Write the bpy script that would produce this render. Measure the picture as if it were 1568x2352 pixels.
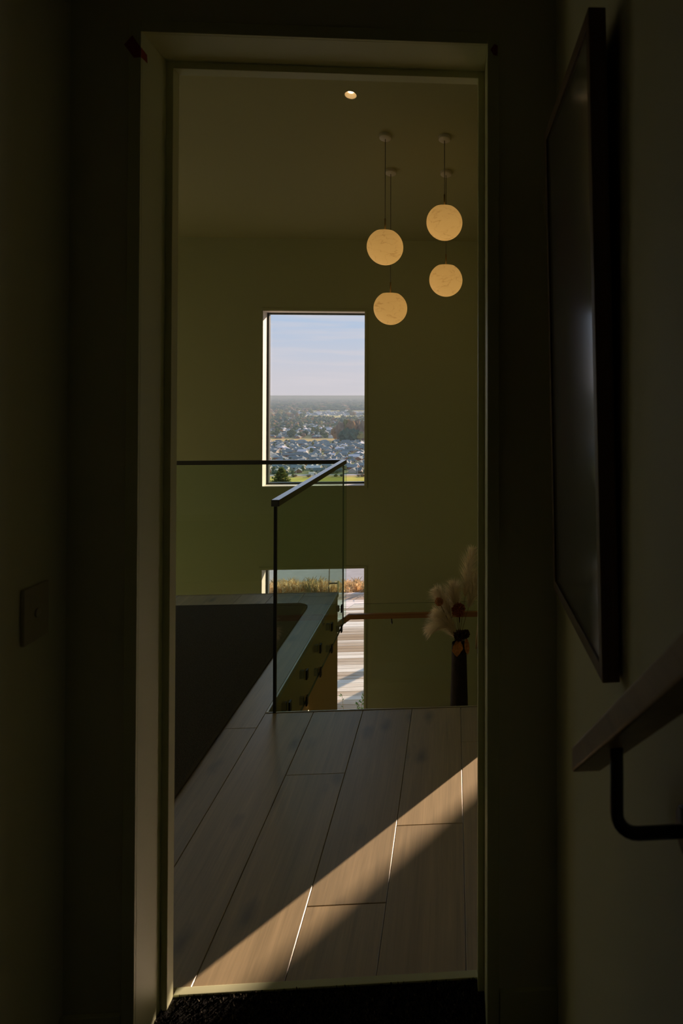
import bpy, bmesh, math, random
from mathutils import Vector, Matrix, noise as mnoise

for o in list(bpy.data.objects):
    bpy.data.objects.remove(o)
sc = bpy.context.scene
col = sc.collection
rnd = random.Random(11)
R = math.radians

# ------------------------------------------------------------------ camera
cam_d = bpy.data.cameras.new('camera')
cam_d.sensor_fit = 'VERTICAL'
cam_d.sensor_height = 36.0
cam_d.sensor_width = 24.0
cam_d.lens = 24.0
cam_d.shift_x = -0.15646
cam_d.shift_y = -0.12341
cam_d.clip_start = 0.05
cam_d.clip_end = 300000
cam_d.dof.use_dof = True
cam_d.dof.focus_distance = 5.5
cam_d.dof.aperture_fstop = 8.0
cam = bpy.data.objects.new('camera', cam_d)
col.objects.link(cam)
cam.location = (0, 0, 1.52)
cam.rotation_euler = (R(90.8135), 0, R(-4.0))
sc.camera = cam

# ------------------------------------------------------------------ world (sky)
world = bpy.data.worlds.new('sky')
sc.world = world
world.use_nodes = True
wn = world.node_tree.nodes
wl = world.node_tree.links
wn.clear()
w_out = wn.new('ShaderNodeOutputWorld')
w_bg = wn.new('ShaderNodeBackground')
w_tc = wn.new('ShaderNodeTexCoord')
w_sep = wn.new('ShaderNodeSeparateXYZ')
w_ramp = wn.new('ShaderNodeValToRGB')
wl.new(w_tc.outputs['Generated'], w_sep.inputs[0])
wl.new(w_sep.outputs['Z'], w_ramp.inputs[0])
stops = [(0.0, (.68, .635, .68)), (.03, (.66, .635, .70)), (.065, (.585, .62, .74)), (.115, (.47, .59, .79)), (.4, (.42, .56, .82)), (1.0, (.28, .44, .75))]
cr = w_ramp.color_ramp
while len(cr.elements) < len(stops):
    cr.elements.new(0.5)
for e, (p, c) in zip(cr.elements, stops):
    e.position = p
    e.color = (*c, 1)
# thin streaky high cloud
w_map = wn.new('ShaderNodeMapping')
w_map.inputs['Scale'].default_value = (5.0, 5.0, 70.0)
w_map.inputs['Rotation'].default_value = (0, R(2.5), 0)
w_noi = wn.new('ShaderNodeTexNoise')
w_noi.inputs['Scale'].default_value = 1.0
w_noi.inputs['Detail'].default_value = 5.0
w_cr2 = wn.new('ShaderNodeValToRGB')
w_cr2.color_ramp.elements[0].position = .46
w_cr2.color_ramp.elements[1].position = .66
w_mix = wn.new('ShaderNodeMix')
w_mix.data_type = 'RGBA'
w_mul = wn.new('ShaderNodeMath')
w_mul.operation = 'MULTIPLY'
w_mul.inputs[1].default_value = .55
wl.new(w_tc.outputs['Generated'], w_map.inputs[0])
wl.new(w_map.outputs[0], w_noi.inputs['Vector'])
wl.new(w_noi.outputs['Fac'], w_cr2.inputs[0])
wl.new(w_cr2.outputs[0], w_mul.inputs[0])
wl.new(w_mul.outputs[0], w_mix.inputs['Factor'])
wl.new(w_ramp.outputs[0], w_mix.inputs['A'])
w_mix.inputs['B'].default_value = (.74, .68, .72, 1)
wl.new(w_mix.outputs['Result'], w_bg.inputs['Color'])
w_bg.inputs['Strength'].default_value = 1.0
wl.new(w_bg.outputs[0], w_out.inputs[0])

# ------------------------------------------------------------------ sun
SUN_AZ, SUN_EL = 36.6, 18.0
sun_d = bpy.data.lights.new('sun', 'SUN')
sun_d.energy = 8.5
sun_d.color = (1.0, .72, .52)
sun_d.angle = R(.53)
sun = bpy.data.objects.new('sun', sun_d)
col.objects.link(sun)
to_sun = Vector((math.sin(R(SUN_AZ)) * math.cos(R(SUN_EL)), math.cos(R(SUN_AZ)) * math.cos(R(SUN_EL)), math.sin(R(SUN_EL))))
sun.rotation_euler = to_sun.to_track_quat('Z', 'Y').to_euler()
sun.location = to_sun * 40

# ------------------------------------------------------------------ view
sc.view_settings.view_transform = 'Standard'
sc.view_settings.look = 'None'
sc.view_settings.gamma = 1.0
sc.view_settings.use_curve_mapping = False
sc.view_settings.exposure = 0.0
try:
    sc.cycles.use_denoising = True
    sc.cycles.max_bounces = 10
    sc.cycles.diffuse_bounces = 5
    sc.cycles.glossy_bounces = 4
    sc.cycles.transparent_max_bounces = 24
    sc.cycles.volume_bounces = 1
    sc.cycles.caustics_reflective = False
    sc.cycles.caustics_refractive = False
except Exception:
    pass

# ------------------------------------------------------------------ materials
def new_mat(name):
    m = bpy.data.materials.new(name)
    m.use_nodes = True
    nt = m.node_tree
    b = nt.nodes['Principled BSDF']
    return m, nt.nodes, nt.links, b

def plain(name, c, rough=.6, metal=0.0, spec=None, noise_amt=0.0, noise_scale=40, bump=0.0, bump_scale=None):
    m, n, l, b = new_mat(name)
    b.inputs['Base Color'].default_value = (*c, 1)
    b.inputs['Roughness'].default_value = rough
    b.inputs['Metallic'].default_value = metal
    if spec is not None:
        b.inputs['Specular IOR Level'].default_value = spec
    if noise_amt or bump:
        tc = n.new('ShaderNodeTexCoord')
        t = n.new('ShaderNodeTexNoise')
        t.inputs['Scale'].default_value = noise_scale
        t.inputs['Detail'].default_value = 4
        l.new(tc.outputs['Object'], t.inputs['Vector'])
        if noise_amt:
            r = n.new('ShaderNodeValToRGB')
            r.color_ramp.elements[0].position = .3
            r.color_ramp.elements[1].position = .7
            r.color_ramp.elements[0].color = tuple(max(0, v * (1 - noise_amt)) for v in c) + (1,)
            r.color_ramp.elements[1].color = tuple(min(1, v * (1 + noise_amt)) for v in c) + (1,)
            l.new(t.outputs['Fac'], r.inputs[0])
            l.new(r.outputs[0], b.inputs['Base Color'])
        if bump:
            bp = n.new('ShaderNodeBump')
            bp.inputs['Strength'].default_value = bump
            bp.inputs['Distance'].default_value = .004
            if bump_scale:
                t2 = n.new('ShaderNodeTexNoise')
                t2.inputs['Scale'].default_value = bump_scale
                l.new(tc.outputs['Object'], t2.inputs['Vector'])
                l.new(t2.outputs['Fac'], bp.inputs['Height'])
            else:
                l.new(t.outputs['Fac'], bp.inputs['Height'])
            l.new(bp.outputs[0], b.inputs['Normal'])
    return m

def emis(name, c, s):
    m, n, l, b = new_mat(name)
    b.inputs['Base Color'].default_value = (*c, 1)
    b.inputs['Emission Color'].default_value = (*c, 1)
    b.inputs['Emission Strength'].default_value = s
    return m

def glass(name, tint, ior=1.5, rough=0.0):
    m = bpy.data.materials.new(name)
    m.use_nodes = True
    n, l = m.node_tree.nodes, m.node_tree.links
    n.clear()
    out = n.new('ShaderNodeOutputMaterial')
    mix = n.new('ShaderNodeMixShader')
    tr = n.new('ShaderNodeBsdfTransparent')
    tr.inputs[0].default_value = (*tint, 1)
    gl = n.new('ShaderNodeBsdfGlossy')
    gl.inputs['Roughness'].default_value = rough
    gl.inputs['Color'].default_value = (1, 1, 1, 1)
    fr = n.new('ShaderNodeFresnel')
    fr.inputs[0].default_value = ior
    geo = n.new('ShaderNodeNewGeometry')
    inv = n.new('ShaderNodeMath')
    inv.operation = 'SUBTRACT'
    inv.inputs[0].default_value = 1.0
    l.new(geo.outputs['Backfacing'], inv.inputs[1])
    mul = n.new('ShaderNodeMath')
    mul.operation = 'MULTIPLY'
    l.new(fr.outputs[0], mul.inputs[0])
    l.new(inv.outputs[0], mul.inputs[1])
    l.new(mul.outputs[0], mix.inputs[0])
    l.new(tr.outputs[0], mix.inputs[1])
    l.new(gl.outputs[0], mix.inputs[2])
    l.new(mix.outputs[0], out.inputs[0])
    return m

def leafy(name, c, trans=.5):
    m = bpy.data.materials.new(name)
    m.use_nodes = True
    n, l = m.node_tree.nodes, m.node_tree.links
    n.clear()
    out = n.new('ShaderNodeOutputMaterial')
    mx = n.new('ShaderNodeMixShader')
    mx.inputs[0].default_value = trans
    d = n.new('ShaderNodeBsdfDiffuse')
    t = n.new('ShaderNodeBsdfTranslucent')
    d.inputs[0].default_value = (*c, 1)
    t.inputs[0].default_value = (*c, 1)
    l.new(d.outputs[0], mx.inputs[1]); l.new(t.outputs[0], mx.inputs[2]); l.new(mx.outputs[0], out.inputs[0])
    return m

def wood(name, c_dark, c_light, along='Y', rough=.45, knots=True, ring=26.0, dark_knot=(.05, .04, .03), rshift=0.0, run=1.2):
    """timber with stretched grain and scattered knots, different on every board"""
    m, n, l, b = new_mat(name)
    tc = n.new('ShaderNodeTexCoord')
    oi = n.new('ShaderNodeObjectInfo')
    add = n.new('ShaderNodeVectorMath')
    add.operation = 'ADD'
    sc_ = n.new('ShaderNodeVectorMath')
    sc_.operation = 'SCALE'
    sc_.inputs[0].default_value = (37.0, 91.0, 53.0)
    l.new(oi.outputs['Random'], sc_.inputs['Scale'])
    l.new(tc.outputs['Object'], add.inputs[0])
    l.new(sc_.outputs[0], add.inputs[1])
    mp = n.new('ShaderNodeMapping')
    s = {'X': (run, ring, ring), 'Y': (ring, run, ring), 'Z': (ring, ring, run)}[along]
    mp.inputs['Scale'].default_value = s
    l.new(add.outputs[0], mp.inputs[0])
    g1 = n.new('ShaderNodeTexNoise')
    g1.inputs['Scale'].default_value = 1.0
    g1.inputs['Detail'].default_value = 6
    g1.inputs['Roughness'].default_value = .62
    g1.inputs['Distortion'].default_value = .7
    l.new(mp.outputs[0], g1.inputs['Vector'])
    mp2 = n.new('ShaderNodeMapping')
    s2 = {'X': (4, ring * 7, ring * 7), 'Y': (ring * 7, 4, ring * 7), 'Z': (ring * 7, ring * 7, 4)}[along]
    mp2.inputs['Scale'].default_value = s2
    l.new(add.outputs[0], mp2.inputs[0])
    g2 = n.new('ShaderNodeTexNoise')
    g2.inputs['Scale'].default_value = 1.0
    g2.inputs['Detail'].default_value = 3
    l.new(mp2.outputs[0], g2.inputs['Vector'])
    r = n.new('ShaderNodeValToRGB')
    r.color_ramp.elements[0].position = .28
    r.color_ramp.elements[1].position = .72
    r.color_ramp.elements[0].color = (*c_dark, 1)
    r.color_ramp.elements[1].color = (*c_light, 1)
    mixf = n.new('ShaderNodeMath')
    mixf.operation = 'MULTIPLY_ADD'
    mixf.inputs[1].default_value = .35
    l.new(g2.outputs['Fac'], mixf.inputs[0])
    sub = n.new('ShaderNodeMath')
    sub.operation = 'MULTIPLY_ADD'
    sub.inputs[1].default_value = .75
    sub.inputs[2].default_value = -.05
    l.new(g1.outputs['Fac'], sub.inputs[0])
    l.new(sub.outputs[0], mixf.inputs[2])
    if rshift:
        rs = n.new('ShaderNodeMath')
        rs.operation = 'MULTIPLY_ADD'
        rs.inputs[1].default_value = rshift
        l.new(oi.outputs['Random'], rs.inputs[0])
        ad = n.new('ShaderNodeMath')
        ad.operation = 'ADD'
        ad.inputs[1].default_value = -rshift / 2
        l.new(mixf.outputs[0], rs.inputs[2])
        l.new(rs.outputs[0], ad.inputs[0])
        l.new(ad.outputs[0], r.inputs[0])
    else:
        l.new(mixf.outputs[0], r.inputs[0])
    hsv = n.new('ShaderNodeHueSaturation')
    vv = n.new('ShaderNodeMath')
    vv.operation = 'MULTIPLY_ADD'
    vv.inputs[1].default_value = .22
    vv.inputs[2].default_value = .89
    l.new(oi.outputs['Random'], vv.inputs[0])
    l.new(vv.outputs[0], hsv.inputs['Value'])
    l.new(r.outputs[0], hsv.inputs['Color'])
    last = hsv.outputs[0]
    if knots:
        mp3 = n.new('ShaderNodeMapping')
        mp3.inputs['Scale'].default_value = {'X': (2.7, 7.0, 7.0), 'Y': (7.0, 2.7, 7.0), 'Z': (7.0, 7.0, 2.7)}[along]
        l.new(add.outputs[0], mp3.inputs[0])
        dn = n.new('ShaderNodeTexNoise')
        dn.inputs['Scale'].default_value = 14
        dn.inputs['Detail'].default_value = 3
        l.new(add.outputs[0], dn.inputs['Vector'])
        dv = n.new('ShaderNodeVectorMath')
        dv.operation = 'SCALE'
        dv.inputs['Scale'].default_value = .16
        l.new(dn.outputs['Color'], dv.inputs[0])
        da = n.new('ShaderNodeVectorMath')
        da.operation = 'ADD'
        l.new(mp3.outputs[0], da.inputs[0])
        l.new(dv.outputs[0], da.inputs[1])
        vo = n.new('ShaderNodeTexVoronoi')
        vo.inputs['Scale'].default_value = 1.0
        l.new(da.outputs[0], vo.inputs['Vector'])
        kr = n.new('ShaderNodeValToRGB')
        kr.color_ramp.elements[0].position = .02
        kr.color_ramp.elements[0].color = (.85, .85, .85, 1)
        kr.color_ramp.elements[1].position = .24
        kr.color_ramp.elements[1].color = (0, 0, 0, 1)
        l.new(vo.outputs['Distance'], kr.inputs[0])
        km = n.new('ShaderNodeMix')
        km.data_type = 'RGBA'
        l.new(kr.outputs[0], km.inputs['Factor'])
        l.new(last, km.inputs['A'])
        km.inputs['B'].default_value = (*dark_knot, 1)
        last = km.outputs['Result']
    l.new(last, b.inputs['Base Color'])
    b.inputs['Roughness'].default_value = rough
    bp = n.new('ShaderNodeBump')
    bp.inputs['Strength'].default_value = .12
    bp.inputs['Distance'].default_value = .001
    l.new(g2.outputs['Fac'], bp.inputs['Height'])
    l.new(bp.outputs[0], b.inputs['Normal'])
    return m

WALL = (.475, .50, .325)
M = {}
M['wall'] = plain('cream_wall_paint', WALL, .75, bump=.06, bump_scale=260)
M['reveal'] = plain('white_reveal_paint', (.82, .78, .70), .55)
M['jamb'] = plain('painted_door_frame', (.82, .85, .57), .45)
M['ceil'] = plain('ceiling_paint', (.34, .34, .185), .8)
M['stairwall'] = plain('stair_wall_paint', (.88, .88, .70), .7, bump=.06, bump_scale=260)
M['lowwall'] = plain('wall_paint_warm_lit', (.82, .58, .27), .7)  # warm light falling on this wall is put into its colour
M['alu'] = plain('brushed_aluminium', (.62, .60, .52), .38, metal=.6)
M['darkalu'] = plain('dark_aluminium', (.035, .045, .04), .4, metal=.3)
M['black'] = plain('black_powder_coat', (.012, .012, .013), .35)
M['railtop'] = plain('satin_black_rail', (.03, .031, .033), .14, spec=.8)
M['floor'] = wood('oak_plank', (.30, .225, .115), (.60, .45, .255), 'Y', .46)
for k_, v_ in (('Specular IOR Level', 1.0), ('IOR', 1.75), ('Coat Weight', .8), ('Coat Roughness', .42), ('Coat IOR', 1.7)):
    M['floor'].node_tree.nodes['Principled BSDF'].inputs[k_].default_value = v_
M['tread'] = wood('oak_tread', (.31, .25, .16), (.60, .49, .33), 'X', .45)
M['handrail'] = wood('handrail_timber', (.30, .14, .05), (.46, .24, .09), 'X', .4, knots=False, ring=40)
M['handrail_y'] = wood('handrail_timber_long', (.30, .20, .075), (.46, .31, .125), 'Y', .4, knots=False, ring=40)
M['frame_wood'] = wood('picture_frame_timber', (.10, .055, .025), (.18, .10, .045), 'Z', .5, knots=False, ring=50)
M['deck'] = wood('weathered_decking', (.40, .29, .195), (.74, .69, .64), 'X', .75, knots=False, ring=9, rshift=.5, run=.55)
M['glass_win'] = glass('window_glass', (.975, .985, .98), 1.45)
M['glass_rail'] = glass('green_tinted_glass', (.885, .955, .91), 1.5)
M['glass_clear'] = glass('clear_glass', (.955, .98, .96), 1.5)
M['glass_edge'] = plain('glass_edge_green', (.03, .09, .06), .25)
M['rug'] = plain('charcoal_rug_pile', (.105, .092, .068), .95, spec=.1, noise_amt=.75, noise_scale=320, bump=.9, bump_scale=420)
M['rug_edge'] = plain('rug_binding_tape', (.13, .115, .085), .9, spec=.1)
M['carpet'] = plain('dark_flecked_carpet', (.028, .027, .025), .95, spec=.1, noise_amt=.9, noise_scale=260, bump=1.0, bump_scale=300)
M['tuft_dark'] = plain('carpet_tuft', (.02, .019, .018), .95, spec=.05)
M['tuft_light'] = plain('carpet_fleck', (.16, .14, .11), .95, spec=.05)
M['switch'] = plain('white_switch_plastic', (.60, .56, .46), .4)
M['canopy'] = plain('white_lamp_canopy', (.55, .52, .44), .5)
M['cord'] = plain('grey_lamp_cord', (.12, .12, .10), .6)
M['brass'] = plain('brass_stem', (.35, .26, .12), .4, metal=.7)
M['downlight_emit'] = emis('downlight_bulb', (1.0, .78, .50), 4.0)
M['downlight_trim'] = plain('downlight_reflector', (.85, .72, .50), .4)
M['step_emit'] = emis('step_light_lens', (1.0, .62, .25), 60.0)
M['red'] = plain('red_tape', (.35, .02, .015), .6)
M['vase'] = plain('dark_brown_vase_glaze', (.030, .020, .015), .75, spec=.2, noise_amt=.3, noise_scale=20)
M['plume'] = leafy('cream_pampas', (.97, .88, .72), .35)
M['stem'] = plain('dry_stem', (.20, .14, .07), .8)
M['flower_red'] = plain('dried_flower_rust', (.42, .14, .08), .9, spec=.1, noise_amt=.6, noise_scale=120)
M['flower_pink'] = plain('dried_flower_pink', (.75, .38, .22), .9, spec=.1, noise_amt=.5, noise_scale=120)
M['flower_dark'] = plain('dried_flower_dark', (.11, .06, .05), .9, spec=.1, noise_amt=.8, noise_scale=120)
M['leaf_brown'] = plain('dried_leaf', (.55, .23, .07), .7, noise_amt=.3, noise_scale=60)
M['print'] = plain('art_print_ground', (.050, .040, .028), .6)
M['petal'] = plain('art_print_red', (.07, .012, .008), .6)
M['ext'] = plain('exterior_render', (.55, .53, .50), .8)
M['asphalt'] = plain('grey_asphalt', (.32, .315, .32), .85, noise_amt=.1, noise_scale=3)
M['slope'] = plain('dry_slope_grass', (.36, .32, .12), .95, spec=.05, noise_amt=.3, noise_scale=.15)
M['field'] = plain('mown_yellow_field', (.46, .42, .085), .95, spec=.05, noise_amt=.16, noise_scale=.06)
M['tan'] = plain('dry_tan_field', (.46, .36, .15), .95, spec=.05, noise_amt=.25, noise_scale=.05)
M['paleyellow'] = plain('pale_yellow_field', (.52, .48, .20), .95, spec=.05, noise_amt=.2, noise_scale=.02)
M['tussock'] = leafy('dry_tussock', (.72, .50, .26))
M['tussock2'] = leafy('dry_tussock_pale', (.85, .66, .40))
M['tussock3'] = leafy('olive_tussock', (.36, .31, .17))
M['soil'] = plain('bare_soil', (.30, .22, .13), .95, noise_amt=.3, noise_scale=3)
M['leafgreen'] = plain('shrub_leaf', (.07, .16, .06), .6)
M['leafolive'] = plain('sapling_leaf', (.20, .20, .06), .7)
M['stake'] = plain('timber_stake', (.45, .36, .16), .8)
M['bark'] = plain('bark', (.20, .16, .12), .9)
M['pine'] = leafy('conifer_needles', (.13, .18, .06), .4)
M['pine2'] = leafy('conifer_needles_olive', (.36, .31, .10), .4)
M['white'] = plain('white_weatherboard', (.80, .78, .75), .7)
M['cream_wall'] = plain('cream_brick', (.50, .45, .38), .8)
M['brick'] = plain('red_brick_cladding', (.34, .17, .10), .8)
M['dark_pane'] = plain('dark_house_window', (.05, .065, .07), .2)
M['roof_slate'] = plain('slate_grey_roof', (.135, .165, .158), .6, noise_amt=.15, noise_scale=.6)
M['roof_mid'] = plain('mid_grey_roof', (.21, .245, .237), .55, noise_amt=.12, noise_scale=.6)
M['roof_green'] = plain('grey_green_roof', (.15, .185, .18), .6, noise_amt=.12, noise_scale=.6)
M['roof_pale'] = plain('sky_sheen_roof', (.64, .615, .62), .45)  # sky reflection on metal roofing put into the pale colour
M['roof_terra'] = plain('terracotta_roof', (.48, .20, .09), .7)
M['t_dark'] = plain('dark_evergreen', (.065, .10, .065), .9, spec=.05, noise_amt=.45, noise_scale=.5)
M['t_green'] = plain('dull_green_foliage', (.12, .145, .07), .9, spec=.05, noise_amt=.4, noise_scale=.5)
M['t_olive'] = plain('olive_foliage', (.19, .18, .06), .9, spec=.05, noise_amt=.4, noise_scale=.5)
M['t_rust'] = plain('rust_autumn_foliage', (.29, .175, .085), .9, spec=.05, noise_amt=.35, noise_scale=.5)
M['t_brown'] = plain('brown_bare_crown', (.25, .18, .12), .9, spec=.05, noise_amt=.35, noise_scale=.5)

# globe lamp shade: glowing paper with fine crease lines
def globe_mat():
    m, n, l, b = new_mat('glowing_crinkled_globe')
    tc = n.new('ShaderNodeTexCoord')
    oi = n.new('ShaderNodeObjectInfo')
    add = n.new('ShaderNodeVectorMath')
    add.operation = 'ADD'
    s = n.new('ShaderNodeVectorMath')
    s.operation = 'SCALE'
    s.inputs[0].default_value = (5, 9, 3)
    l.new(oi.outputs['Random'], s.inputs['Scale'])
    l.new(tc.outputs['Object'], add.inputs[0])
    l.new(s.outputs[0], add.inputs[1])
    mp = n.new('ShaderNodeMapping')
    mp.inputs['Scale'].default_value = (4.5, 4.5, 10)
    mp.inputs['Rotation'].default_value = (.3, .35, 0)
    l.new(add.outputs[0], mp.inputs[0])
    t = n.new('ShaderNodeTexNoise')
    t.inputs['Scale'].default_value = 1.6
    t.inputs['Detail'].default_value = 4
    t.inputs['Distortion'].default_value = .5
    l.new(mp.outputs[0], t.inputs['Vector'])
    a1 = n.new('ShaderNodeMath')
    a1.operation = 'SUBTRACT'
    a1.inputs[1].default_value = .5
    l.new(t.outputs['Fac'], a1.inputs[0])
    a2 = n.new('ShaderNodeMath')
    a2.operation = 'ABSOLUTE'
    l.new(a1.outputs[0], a2.inputs[0])
    r = n.new('ShaderNodeValToRGB')
    r.color_ramp.elements[0].position = 0.0
    r.color_ramp.elements[0].color = (.33, .155, .036, 1)
    r.color_ramp.elements[1].position = .014
    r.color_ramp.elements[1].color = (.45, .235, .060, 1)
    l.new(a2.outputs[0], r.inputs[0])
    sep = n.new('ShaderNodeSeparateXYZ')
    l.new(tc.outputs['Object'], sep.inputs[0])
    st = n.new('ShaderNodeMapRange')
    st.inputs['From Min'].default_value = -.13
    st.inputs['From Max'].default_value = .13
    st.inputs['To Min'].default_value = 1.02
    st.inputs['To Max'].default_value = .74  # shading towards the top put into the glow strength
    l.new(sep.outputs['Z'], st.inputs['Value'])
    l.new(r.outputs[0], b.inputs['Emission Color'])
    l.new(st.outputs[0], b.inputs['Emission Strength'])
    b.inputs['Base Color'].default_value = (.5, .4, .25, 1)
    b.inputs['Roughness'].default_value = .7
    return m
M['globe'] = globe_mat()

# ------------------------------------------------------------------ mesh helpers
ORD = ['first', 'second', 'third', 'fourth', 'fifth', 'sixth', 'seventh', 'eighth', 'ninth', 'tenth', 'eleventh', 'twelfth', 'thirteenth', 'fourteenth', 'fifteenth',
       'sixteenth', 'seventeenth', 'eighteenth', 'nineteenth', 'twentieth']
TENS = {2: 'twenty', 3: 'thirty', 4: 'forty', 5: 'fifty', 6: 'sixty', 7: 'seventy', 8: 'eighty', 9: 'ninety'}
def nth(i):
    i += 1
    if i <= 20: return ORD[i - 1]
    if i % 10 == 0: return TENS[i // 10][:-1] + 'ieth'
    return TENS[i // 10] + '-' + ORD[i % 10 - 1]
IN_L, IN_R = -.284, -.128            # directions that the upper window shows
class MB:
    def __init__(self):
        self.v, self.f, self.m, self.s = [], [], [], []
    def face(self, pts, mi=0, smooth=False):
        b = len(self.v)
        self.v += [tuple(p) for p in pts]
        self.f.append(tuple(range(b, b + len(pts))))
        self.m.append(mi)
        self.s.append(smooth)
    def box(self, x0, x1, y0, y1, z0, z1, mi=0, M4=None):
        b = len(self.v)
        P = [(x, y, z) for z in (z0, z1) for y in (y0, y1) for x in (x0, x1)]
        if M4 is not None:
            P = [tuple(M4 @ Vector(p)) for p in P]
        self.v += P
        for q in ((0, 2, 3, 1), (4, 5, 7, 6), (0, 1, 5, 4), (2, 6, 7, 3), (0, 4, 6, 2), (1, 3, 7, 5)):
            self.f.append(tuple(b + i for i in q))
            self.m.append(mi)
            self.s.append(False)
        return self
    def tube(self, pts, r, n=10, mi=0, smooth=True, cap=True):
        pts = [Vector(p) for p in pts]
        rr = r if isinstance(r, (list, tuple)) else [r] * len(pts)
        rings = []
        up = None
        for i, p in enumerate(pts):
            d = (pts[min(i + 1, len(pts) - 1)] - pts[max(i - 1, 0)]).normalized()
            if up is None:
                up = Vector((0, 0, 1)) if abs(d.z) < .9 else Vector((1, 0, 0))
            a = d.cross(up).normalized()
            c = a.cross(d).normalized()
            up = c
            b = len(self.v)
            for k in range(n):
                t = 2 * math.pi * k / n
                self.v.append(tuple(p + (a * math.cos(t) + c * math.sin(t)) * rr[i]))
            rings.append(b)
        for i in range(len(rings) - 1):
            for k in range(n):
                k2 = (k + 1) % n
                self.f.append((rings[i] + k, rings[i] + k2, rings[i + 1] + k2, rings[i + 1] + k))
                self.m.append(mi)
                self.s.append(smooth)
        if cap:
            self.f.append(tuple(rings[0] + k for k in reversed(range(n))))
            self.f.append(tuple(rings[-1] + k for k in range(n)))
            self.m += [mi, mi]
            self.s += [False, False]
        return self
    def lathe(self, prof, n=32, mi=0, smooth=True, M4=None, cap=False):
        rings = []
        for (r, z) in prof:
            b = len(self.v)
            for k in range(n):
                t = 2 * math.pi * k / n
                p = Vector((r * math.cos(t), r * math.sin(t), z))
                if M4 is not None:
                    p = M4 @ p
                self.v.append(tuple(p))
            rings.append(b)
        for i in range(len(rings) - 1):
            for k in range(n):
                k2 = (k + 1) % n
                self.f.append((rings[i] + k, rings[i] + k2, rings[i + 1] + k2, rings[i + 1] + k))
                self.m.append(mi)
                self.s.append(smooth)
        if cap:
            self.f.append(tuple(rings[0] + k for k in reversed(range(n))))
            self.f.append(tuple(rings[-1] + k for k in range(n)))
            self.m += [mi, mi]
            self.s += [False, False]
        return self
    def mesh(self, name, mats):
        me = bpy.data.meshes.new(name)
        me.from_pydata(self.v, [], self.f)
        if not isinstance(mats, (list, tuple)):
            mats = [mats]
        for m in mats:
            me.materials.append(M[m] if isinstance(m, str) else m)
        me.polygons.foreach_set('material_index', self.m)
        me.polygons.foreach_set('use_smooth', self.s)
        me.update()
        return me
    def build(self, name, mats, parent=None, loc=None, bevel=0.0):
        me = self.mesh(name, mats)
        if bevel:
            bm = bmesh.new()
            bm.from_mesh(me)
            bmesh.ops.remove_doubles(bm, verts=bm.verts, dist=1e-6)
            bmesh.ops.bevel(bm, geom=list(bm.edges), offset=bevel, segments=2, profile=.6, affect='EDGES')
            bm.to_mesh(me)
            bm.free()
        return link(name, me, parent, loc)

def link(name, me, parent=None, loc=None):
    o = bpy.data.objects.new(name, me)
    col.objects.link(o)
    if parent is not None:
        o.parent = parent
    if loc is not None:
        o.location = loc
    return o

def empty(name, loc=(0, 0, 0), rz=0.0):
    o = bpy.data.objects.new(name, None)
    o.empty_display_size = .1
    col.objects.link(o)
    o.location = loc
    o.rotation_euler = (0, 0, rz)
    return o

def tag(o, label=None, cat=None, group=None, kind=None):
    if label: o['label'] = label
    if cat: o['category'] = cat
    if group: o['group'] = group
    if kind: o['kind'] = kind
    return o

def struct(o):
    o['kind'] = 'structure'
    return o

def box_obj(name, mat, x0, x1, y0, y1, z0, z1, parent=None, bevel=0.0):
    """one box with its origin at its centre (world coordinates; the parent sits at the world origin or its offset is removed)"""
    cx, cy, cz = (x0 + x1) / 2, (y0 + y1) / 2, (z0 + z1) / 2
    m = MB().box(x0 - cx, x1 - cx, y0 - cy, y1 - cy, z0 - cz, z1 - cz)
    off = Vector(parent.location) if parent is not None else Vector((0, 0, 0))
    return m.build(name, mat, parent, Vector((cx, cy, cz)) - off, bevel)

# ================================================================== THE SETTING
# heights: hall floor 0, lower floor -2.80, far wall at Y 6.60, door wall Y 1.635-1.80
SL = .27                                   # ceiling pitch
def ceil_z(y): return 3.01 + SL * (6.6 - y)
LX, RX = -4.6, 5.2                         # side walls
FW0, FW1 = 6.60, 6.85                      # far wall
WX0, WX1 = -1.81, -.847                    # the two stacked windows
LOWF = -2.80

# far wall with its openings (two stacked windows and a tall one in the next room)
OX0, OX1 = 1.2, 3.75
OZ1 = 2.08
QX0, QX1 = -4.35, -3.0                    # unseen windows added left of the stacked pair to brighten the rooms
m = MB()
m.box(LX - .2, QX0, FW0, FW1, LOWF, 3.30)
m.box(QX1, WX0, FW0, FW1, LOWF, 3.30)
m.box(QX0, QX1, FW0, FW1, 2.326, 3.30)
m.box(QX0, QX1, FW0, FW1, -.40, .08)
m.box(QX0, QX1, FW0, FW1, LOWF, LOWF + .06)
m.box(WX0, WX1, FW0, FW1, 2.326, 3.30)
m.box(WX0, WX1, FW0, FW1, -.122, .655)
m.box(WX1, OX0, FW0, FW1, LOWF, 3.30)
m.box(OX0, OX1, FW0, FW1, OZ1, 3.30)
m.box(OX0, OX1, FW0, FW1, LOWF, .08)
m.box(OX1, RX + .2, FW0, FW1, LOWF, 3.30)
struct(m.build('wall_far', 'wall'))

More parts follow.
